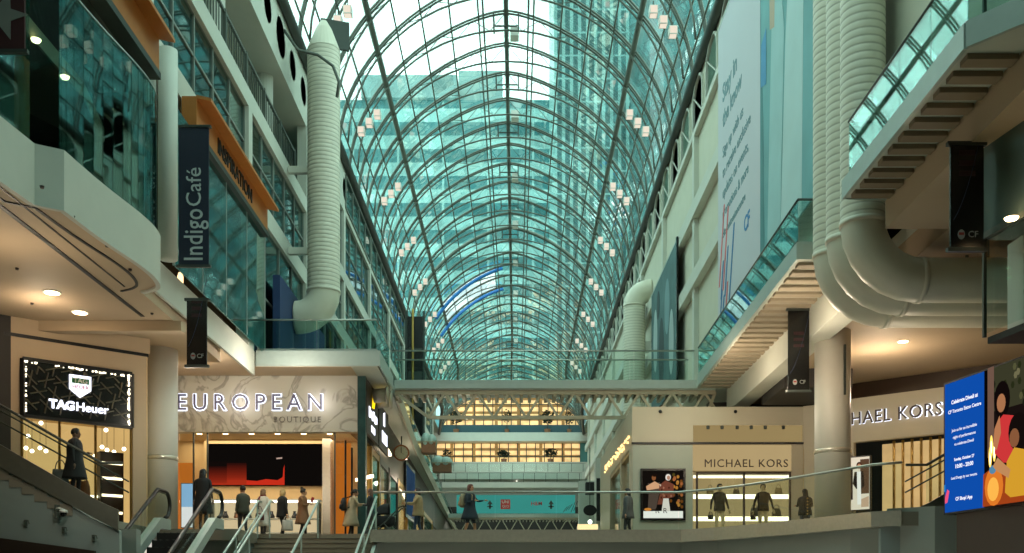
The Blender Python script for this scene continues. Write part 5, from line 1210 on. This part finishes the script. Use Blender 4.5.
c = P(1008, 222, 68); MB().lathe([(.08, 5.59), (.1, 5.62)], (c.x+.05, c.y, 0), 16).build('downlight', e_spot, r)
MB().box(8.0, 8.4, 13.5, 14.0, 2.0-3.6, 4.0).build('support', m_wall_dk, r)
# ================================================================ PEOPLE
def _skin(verts, edges, radii, sub=1):
    me = bpy.data.meshes.new('tmp'); me.from_pydata([tuple(v) for v in verts], edges, []); me.update()
    o = bpy.data.objects.new('tmp', me); COL.objects.link(o)
    md = o.modifiers.new('Skin', 'SKIN'); md.use_smooth_shade = True
    for i, r in enumerate(radii): d = me.skin_vertices[0].data[i]; d.radius = (r, r) if not isinstance(r, tuple) else r; d.use_root = (i == 0)
    if sub: s = o.modifiers.new('Sub', 'SUBSURF'); s.levels = sub; s.render_levels = sub
    dg = bpy.context.evaluated_depsgraph_get(); m2 = bpy.data.meshes.new_from_object(o.evaluated_get(dg))
    out = ([v.co.copy() for v in m2.vertices], [tuple(p.vertices) for p in m2.polygons])
    bpy.data.objects.remove(o); bpy.data.meshes.remove(me); bpy.data.meshes.remove(m2); return out
def _remesh(mb, vox):
    me = bpy.data.meshes.new('tmp'); me.from_pydata([tuple(v) for v in mb.v], [], mb.f); me.update()
    bm = bmesh.new(); bm.from_mesh(me); bmesh.ops.recalc_face_normals(bm, faces=bm.faces); bm.to_mesh(me); bm.free()
    o = bpy.data.objects.new('tmp', me); COL.objects.link(o)
    md = o.modifiers.new('Remesh', 'REMESH'); md.mode = 'VOXEL'; md.voxel_size = vox
    sm = o.modifiers.new('Smooth', 'SMOOTH'); sm.iterations = 3; sm.factor = .5
    dg = bpy.context.evaluated_depsgraph_get(); m2 = bpy.data.meshes.new_from_object(o.evaluated_get(dg))
    out = ([v.co.copy() for v in m2.vertices], [tuple(p.vertices) for p in m2.polygons])
    bpy.data.objects.remove(o); bpy.data.meshes.remove(me); bpy.data.meshes.remove(m2); return out
ARM_DOWN = ((.05, .02, -.27), (.02, -.04, -.24))       # shoulder>elbow, elbow>wrist (x is outwards, -y is forwards)
ARM_BENT = ((.05, -.02, -.26), (-.06, -.2, .04))
ARM_FWD = ((.03, -.17, -.2), (-.02, -.22, .02))
ARM_HOLD = ((.06, -.06, -.25), (-.12, -.17, .14))
def person(label, px, s, H=1.70, rz=0, top='#222222', legs='#1d2530', skin='#b98b6c', hair='#241812', hstyle='short', coat=None, arms=(ARM_DOWN, ARM_DOWN), stride=.1, lean=0.0, z0=M, shoes='#141414', category='person', name='person', hairname='hair', group=None, turn=0.0, x=None, y=None, bare=False, slim=1.18):
    k = H/1.72; X = (px-CX)/s if x is None else x; Y = F/s if y is None else y
    r = thing(name, label, category, (X, Y, z0), rz, group)
    def L(p, z=None): q = Vector(p)*k; return q + Vector((0, -lean*max(0, q.z-.9), 0))
    V, E, Rr = [], [], []
    def add(p, rad, par=None):
        V.append(L(p)); Rr.append(tuple(a*k for a in rad) if isinstance(rad, tuple) else rad*k)
        if par is not None: E.append((par, len(V)-1))
        return len(V)-1
    pel = add((0, 0, .95), (.15*slim, .115*slim)); wa = add((0, 0, 1.10), (.125*slim, .1*slim), pel); ch = add((0, .005, 1.27), (.155*slim, .115*slim), wa); nb = add((0, .01, 1.42), (.1*slim, .08), ch); nk = add((0, -.005, 1.52), .052, nb)
    wr = []; ankles = []
    for sd, arm in ((-1, arms[0]), (1, arms[1])):
        a, b = arm; sh = add((sd*.175*slim, .01, 1.395), .062, nb)
        e = (sd*.175*slim+sd*a[0], .01+a[1], 1.395+a[2]); w = (e[0]+sd*b[0], e[1]+b[1], e[2]+b[2])
        ei = add(e, .044, sh); wi = add(w, .03, ei); wr.append((Vector(L(e)), Vector(L(w))))
        hp = add((sd*.09, 0, .88), .088*slim, pel); st = stride*(1 if sd > 0 else -1)
        kn = add((sd*.095, -.03-st*.5 if st > 0 else -.02-st*.4, .5), .058, hp); an = add((sd*.1, -st+.02, .09 if st >= 0 else .12), .042, kn)
        add((sd*.105, -st-.04, .045), .038, an); ft = add((sd*.115, -st-.15, .035), .032, len(V)-1)
    vs, fs = _skin(V, E, Rr)
    mb = MB(); mb.add(vs, fs)
    hc = L((0, -.02, 1.60)); R3 = Matrix.Rotation(turn, 3, 'Z')
    hb = MB(); hb.ball((0, 0, 0), (.076*k, .094*k, .118*k), 0, 18, 14); hb.ball((0, -.045*k, -.06*k), (.05*k, .048*k, .05*k), 0, 12, 8)
    hb.ball((0, -.095*k, -.02*k), (.013*k, .022*k, .022*k), 0, 8, 6)
    for sd in (-1, 1): hb.ball((sd*.078*k, .012*k, -.012*k), (.012*k, .022*k, .03*k), 0, 8, 6)
    mb.add([hc + R3 @ v for v in hb.v], hb.f)
    for e, w in wr:                                     # palms
        d = (w-e).normalized(); mb.ball(w+d*.05*k, .034*k, 0, 10, 8); mb.ball(w+d*.075*k, .03*k, 0, 10, 8)
    vs, fs = _remesh(mb, .017*k)
    out = MB(); out.add(vs, fs); zneck = (L((0, 0, 1.475))).z
    cls = []
    for f in out.f:
        c = sum((out.v[i] for i in f), Vector())/len(f); m = 0
        if any((c-w).length < .12*k and (c-e).dot(w-e) > (w-e).length_squared*1.02 for e, w in wr): m = 2
        elif c.z > zneck and (c-hc).length < .2*k: m = 2
        elif c.z < .085*k: m = 3
        elif c.z < .9*k and not any((c-e).length < .1*k or (c-w).length < .1*k or (c-(e+w)/2).length < .12*k for e, w in wr): m = 2 if (bare and c.z < .5*k) else 1
        cls.append(m)
    out.m = cls
    for e, w in wr:                                     # five fingers, curled a little, thumb from the side of the palm
        d = (w-e).normalized(); sdv = d.cross(Vector((0, 0, 1)) if abs(d.z) < .8 else Vector((0, 1, 0))).normalized(); cu = sdv.cross(d).normalized()
        if cu.z > 0: cu = -cu
        pb = w+d*.085*k
        for j, (o_, ln) in enumerate(((-.026, .058), (-.009, .07), (.008, .066), (.024, .05))):
            a = pb+sdv*o_*k; out.tube([a-d*.02*k, a+d*ln*.45*k+cu*.006*k, a+d*ln*.8*k+cu*.02*k, a+d*ln*.95*k+cu*.036*k], [.0095*k, .009*k, .008*k, .006*k], 6, 2)
        a = w+d*.035*k-sdv*.022*k; out.tube([a, a-sdv*.022*k+d*.018*k+cu*.008*k, a-sdv*.03*k+d*.045*k+cu*.02*k], [.012*k, .0105*k, .008*k], 6, 2)
    fc = MB()
    for sd in (-1, 1): fc.ball((sd*.03*k, -.086*k, .012*k), (.013*k, .009*k, .008*k), 0, 8, 6)
    fc.ball((0, -.089*k, -.062*k), (.024*k, .008*k, .007*k), 1, 8, 6)
    out.add([hc + R3 @ v for v in fc.v], fc.f); out.m[-len(fc.f):] = [4 if m == 0 else 5 for m in fc.m]
    cm = lambda n, c, ro=.75: mat('%s %s' % (n, c), c, ro, 0, .15, 9)
    out.build('body', [cm('cloth', top), cm('cloth', legs), cm('skin', skin, .55), cm('shoe', shoes, .5), m_black, mat('lip', '#7e4038', .5)], r, True, local=True)
    if hstyle:
        h = MB(); hm = cm('hair', hair, .6)
        h.rings([((0, .012*k, -.02*k), .083*k, .092*k), ((0, .014*k, .03*k), .09*k, .1*k), ((0, .01*k, .08*k), .082*k, .09*k), ((0, .005*k, .115*k), .055*k, .064*k), ((0, 0, .13*k), .015*k, .02*k)], 0, True, 16)
        for i, v in enumerate(h.v):                      # open the hair over the face
            if v.y < -.055*k and v.z < .05*k: h.v[i] = Vector((v.x, -.045*k, v.z))
        if hstyle in ('long', 'hood'): h.rings([((0, .045*k, .06*k), .085*k, .06*k), ((0, .05*k, -.08*k), .095*k, .06*k), ((0, .065*k, -.2*k), .1*k, .055*k), ((0, .08*k, -.3*k), .07*k, .03*k)], 0, True, 14)
        if hstyle == 'bob': h.rings([((0, .03*k, .05*k), .09*k, .075*k), ((0, .035*k, -.06*k), .1*k, .075*k), ((0, .04*k, -.13*k), .085*k, .06*k)], 0, True, 14)
        if hstyle == 'bun': h.ball((0, .06*k, .13*k), .048*k, 0, 12, 8)
        if hstyle == 'pony': h.tube([(0, .09*k, .05*k), (0, .13*k, 0), (0, .12*k, -.15*k)], [.03*k, .035*k, .012*k], 8)
        h.v = [hc + R3 @ v for v in h.v]; h.build(hairname, hm, r, True, local=True)
    if coat:
        col, hem, flare, nm = coat; c = MB(); P0 = lambda z, rx, ry: (L((0, .005, z)), rx*k*slim, ry*k*slim)
        rs = [P0(1.47, .075, .07), P0(1.43, .15, .105), P0(1.36, .19, .128), P0(1.22, .185, .14), P0(1.08, .165, .135), P0(.95, .185, .15)]
        z = .95
        while z > hem+.02: z = max(hem, z-.12); t = (.95-z)/.5; rs.append(P0(z, .185+flare*t, .15+flare*t+abs(stride)*.35*t))
        c.rings(rs[::-1], 0, True, 18); c.build(nm, cm('cloth', col), r, True, local=True)
    r['_hand'] = 0; del r['_hand']
    r_h = [(Matrix.Rotation(rz, 3, 'Z') @ (w+(w-e).normalized()*.09*k)) + Vector((X, Y, z0)) for e, w in wr]
    PEOPLE.append((r, r_h, k)); return r, r_h
PEOPLE = []
def bag(name, label, c, w, h, col, dz=.16, rz=0.0, cat='bag'):
    """soft bag hanging from point c by its handle"""
    c = Vector(c); r = thing(name, label, cat, (c.x, c.y, c.z-dz-h), rz); m = mat('bag %s' % col, col, .6, 0, .12, 8)
    MB().rings([((0, 0, 0), w*.46, w*.2), ((0, 0, h*.15), w*.5, w*.23), ((0, 0, h*.8), w*.47, w*.18), ((0, 0, h), w*.44, w*.1)], 0, True, 18).build('body', m, r, True, local=True)
    MB().tube([(w*.3*math.cos(t), 0, h*.95+(dz+.03)*math.sin(t)) for t in [PI*j/10 for j in range(11)]], .012, 6).build('handle', m, r, local=True); return r
def backpack(label, owner, k, col, rz):
    o = owner; b = thing('backpack', label, 'backpack', o.location, rz); m = mat('bag %s' % col, col, .7, 0, .12, 8)
    MB().rings([((0, .235*k, 1.0*k), .13*k, .085*k), ((0, .245*k, 1.05*k), .155*k, .105*k), ((0, .245*k, 1.3*k), .15*k, .1*k), ((0, .235*k, 1.42*k), .1*k, .06*k)], 0, True, 18).build('body', m, b, True, local=True)
    MB().rings([((0, .34*k, 1.05*k), .1*k, .04*k), ((0, .345*k, 1.1*k), .11*k, .05*k), ((0, .34*k, 1.2*k), .1*k, .04*k)], 0, True, 14).build('pocket', m, b, True, local=True)
    for sd in (-1, 1): MB().tube([(sd*.1*k, .15*k, 1.42*k), (sd*.115*k, .03*k, 1.475*k), (sd*.12*k, -.13*k, 1.36*k), (sd*.13*k, -.12*k, 1.2*k), (sd*.15*k, .14*k, 1.08*k)], .018*k, 6).build('strap', m, b, True, local=True)
    return b
# man on the left staircase
p1, h1 = person('person in dark coat walking down the left staircase before the watch shop', 75, 44.3, 1.67, 1.9, '#15161a', '#101114', '#6e5340', '#0c0b0b', 'short', ('#15161a', .55, .05, 'coat'), (ARM_DOWN, ARM_BENT), .09, z0=2.205, slim=1.3)
bag('shoulder_bag', 'grey shoulder bag at the side of the person on the left staircase', (p1.location.x-.32, p1.location.y-.02, 3.15), .36, .42, '#4d5556', .2, .3)
person('hooded person in long black coat at the top of the escalator, seen from behind', 203, 36.0, 1.74, PI-.2, '#0d0d0f', '#0e0e10', '#8a6a55', '#0b0a0a', 'hood', ('#0d0d0f', .5, .06, 'coat'), (ARM_DOWN, ARM_DOWN), .05)
person('man with dark hair and dark green jacket standing behind the left stair rails', 243, 31.4, 1.74, -2.2, '#33392f', '#23262a', '#8d6750', '#15100d', 'short', ('#33392f', .82, .02, 'jacket'), (ARM_BENT, ARM_DOWN), .06)
p4, h4 = person('woman in white coat and red scarf at the top of the steps', 263, 31.2, 1.66, PI-.5, '#c9c5ba', '#3a3a40', '#b98b6c', '#7a5a40', 'bob', ('#cfcbc0', .48, .05, 'coat'), (ARM_DOWN, ARM_BENT), .05)
MB().rings([((0, 0, 1.38), .1, .09), ((0, -.01, 1.44), .105, .095), ((0, 0, 1.5), .085, .08)], 0, True, 16).tube([(.03, .1, 1.4), (.05, .17, 1.25), (.05, .175, 1.0)], [.04, .045, .03], 8).build('scarf', mat('red wool', '#6e2423', .9, 0, .15), p4, True, local=True)
bag('shoulder_bag', 'dark red shoulder bag carried by the woman in the white coat', (p4.location.x-.02, p4.location.y-.33, 2.95), .28, .22, '#4e1f1d', .2, .2)
p5, h5 = person('fair-haired woman in black jacket and trousers at the top of the steps', 282.5, 31.2, 1.66, 2.3, '#111114', '#121216', '#c09a7c', '#b89a66', 'bob', ('#121215', .78, .02, 'jacket'), (ARM_DOWN, ARM_DOWN), .1)
bag('tote_bag', 'pale grey printed tote bag held by the woman in black', h5[0], .36, .34, '#b3aea4', .12, .2)
p6, h6 = person('woman in tan coat with dark bun holding a red phone, on the steps', 303, 31.2, 1.67, 1.75, '#7d5634', '#1c1a1c', '#b48a6a', '#120d0b', 'bun', ('#80583a', .55, .06, 'coat'), (ARM_BENT, ARM_HOLD), .1)
o = MB().obox((h6[1].x+.02, h6[1].y, h6[1].z+.03), (.012, .045, .085), 1.75, 0, .3).build('phone', mat('red phone', '#a5272b', .4)); tag(o, 'small red phone held by the woman in the tan coat', 'phone')
p7, h7 = person('person in beige coat wearing a black backpack beside the boutique corner', 351, 31.0, 1.68, 1.9, '#a8977a', '#26211d', '#a97f62', '#1b1310', 'pony', ('#a8977a', .5, .07, 'coat'), (ARM_FWD, ARM_FWD), .08, .18)
backpack('round black backpack on the person in the beige coat', p7, 1.68/1.72, '#0e0e10', 1.9)
person('woman in black sleeveless top facing the person with the black backpack', 370.5, 31.6, 1.62, -1.8, '#161519', '#1a1a20', '#c09472', '#5a3a28', 'long', None, (ARM_FWD, ARM_BENT), .05)
p9, h9 = person('woman in tan jacket and jeans pushing the black stroller', 418, 31.3, 1.68, -1.45, '#a58c69', '#2b3d55', '#b98b6c', '#241712', 'long', ('#a58c69', .8, .03, 'jacket'), (ARM_FWD, ARM_FWD), .14)
p10, h10 = person('woman with auburn hair and dark blue dress walking behind the glass railing', 470, 32.0, 1.72, 1.2, '#1d2a38', '#1d2a38', '#b98b6c', '#5e2f20', 'bob', ('#1d2a38', .62, .09, 'dress'), (ARM_BENT, ARM_FWD), .16, bare=True)
backpack('small beige backpack on the woman in the dark blue dress', p10, 1.0, '#a88f72', 1.2)
p11, h11 = person('person in grey hooded jacket by the left corner of the right shop', 628, 31.0, 1.70, -1.9, '#4b4f52', '#20262c', '#a97f62', '#141011', 'hood', ('#4b4f52', .74, .03, 'jacket'), (ARM_DOWN, ARM_DOWN), .09)
bag('tote_bag', 'small white bag held by the person in the grey hooded jacket', h11[0], .22, .2, '#c9c6ba', .1, .2)
p12, h12 = person('woman in black puffer jacket with gold buttons before the right shop window', 805, 31.2, 1.66, PI+.25, '#0d0d0f', '#3b4654', '#b98b6c', '#0b0909', 'hood', ('#0a0a0b', .84, .02, 'puffer_jacket'), (ARM_BENT, ARM_BENT), .05, slim=1.25)
for j in range(6): MB().ball((.03, .155*1.25*.97+.012, .84+.1*j), .026, 0, 8, 6).build('button', m_gold, p12, local=True)
# mannequins in the right window
for i, (px, lb, bl) in enumerate(((719.5, 'left pale mannequin in a short black coat in the right shop window', 'small dark bag at the hand of the left mannequin'), (763, 'right pale mannequin in a short black coat in the right shop window', 'small dark bag at the hand of the right mannequin'))):
    o, hh = person(lb, px, 29.45, 1.84, .25-.5*i, '#101012', '#c9b893', '#cdbb96', '#15120f', 'short', ('#0b0b0c', .86, .0, 'coat'), (((.09, .02, -.26), (.03, -.02, -.24)), ((.09, .02, -.26), (.05, -.05, -.22))), .06, z0=M+.2, shoes='#2a2018', category='mannequin', name='mannequin', hairname='cap', bare=False, slim=1.0)
    MB().lathe([(.36, -.2), (.36, -.02), (.34, 0)], (0, 0, 0), 24).build('plinth', m_white, o, local=True)
    bag('clutch_bag', bl, hh[0], .2, .15, '#1a1712', .08, .1)
# stroller
s = thing('stroller', 'black baby stroller pushed along behind the glass railing', 'stroller', ((383-CX)/31.5, F/31.5, M), 0)
fr = MB()
for y in (-.25, .25): fr.tube([(-.42, y, .16), (.1, y, .55), (.55, y, 1.02), (.66, y, 1.06)], .02, 8).tube([(.38, y, .14), (.05, y, .52)], .018, 8)
fr.build('frame', m_steel_d, s, True, local=True); MB().tube([(.66, -.25, 1.06), (.68, 0, 1.07), (.66, .25, 1.06)], .026, 8).build('handle', m_black, s, True, local=True)
fab = mat('stroller fabric', '#131418', .85, 0, .2)
MB().rings([((-.02, 0, .42), .3, .2), ((-.04, 0, .5), .42, .23), ((-.05, 0, .72), .45, .25), ((-.05, 0, .76), .42, .23)], 0, True, 18).build('seat', fab, s, True, local=True)
hd = MB(); pts = []
for a in range(0, 9):
    t = math.radians(100-a*14)
    hd.v += [Vector((.12+.42*math.cos(PI-t)*1.0*(1 if True else 0), .25*math.cos(PI*j/8), .74+.42*math.sin(t)*max(.05, math.sin(PI*j/8))**.5)) for j in range(9)]
for a in range(8):
    for j in range(8): hd.f.append((a*9+j, a*9+j+1, (a+1)*9+j+1, (a+1)*9+j)); hd.m.append(0)
hd.build('hood', fab, s, True, local=True)
for x in (-.42, .38):
    for y in (-.25, .25): MB().disc((x, y-.02, .14), XR, ZU, (0, 0), .14, .04, 0, 20).build('wheel', m_rub, s, local=True)
MB().box(-.25, .25, -.2, .2, .24, .34).build('basket', fab, s, local=True)
# ================================================================ LIGHT, CAMERA
w = bpy.data.worlds.new('World'); scene.world = w; w.use_nodes = True
nt = w.node_tree; bg = nt.nodes['Background']
sky = nt.nodes.new('ShaderNodeTexSky'); sky.sky_type = 'HOSEK_WILKIE'; sky.turbidity = 9; sky.sun_direction = (-.3, .2, .93)
mx = nt.nodes.new('ShaderNodeMix'); mx.data_type = 'RGBA'; mx.inputs[0].default_value = .85
nt.links.new(sky.outputs[0], mx.inputs[6]); mx.inputs[7].default_value = (1.0, .97, .89, 1)
nt.links.new(mx.outputs[2], bg.inputs[0]); bg.inputs[1].default_value = SKY
def area(name, loc, size, power, col=(1, .8, .55), rot=(0, 0, 0), sy=None):
    l = bpy.data.lights.new(name, 'AREA'); l.energy = power; l.color = col; l.size = size
    if sy: l.shape = 'RECTANGLE'; l.size_y = sy
    o = bpy.data.objects.new(name, l); COL.objects.link(o); o.location = loc; o.rotation_euler = rot; return o
for a in LIGHTS: area(*a[0], **a[1])
for nm, loc, pw, col in POINTS:
    l = bpy.data.lights.new(nm, 'POINT'); l.energy = pw; l.color = col; l.shadow_soft_size = .07
    o = bpy.data.objects.new(nm, l); COL.objects.link(o); o.location = loc
cam = bpy.data.cameras.new('Camera'); co = bpy.data.objects.new('Camera', cam); COL.objects.link(co)
cam.sensor_width = 36; cam.lens = 36*F/1024; cam.shift_x = (512-CX)/1024; cam.shift_y = (HY-276.5)/1024
cam.clip_end = 2000; co.rotation_euler = (PI/2, 0, 0); scene.camera = co
for o in list(scene.objects):
    if o.parent is None: o.location.z += EYE
scene.view_settings.view_transform = 'Standard'; scene.view_settings.look = 'None'
scene.view_settings.exposure = 0.0
scene.cycles.max_bounces = 8; scene.cycles.transparent_max_bounces = 24; scene.cycles.diffuse_bounces = 3; scene.cycles.glossy_bounces = 3
scene.cycles.use_denoising = True; scene.cycles.sample_clamp_indirect = 6.0
scene.cycles.caustics_reflective = False; scene.cycles.caustics_refractive = False
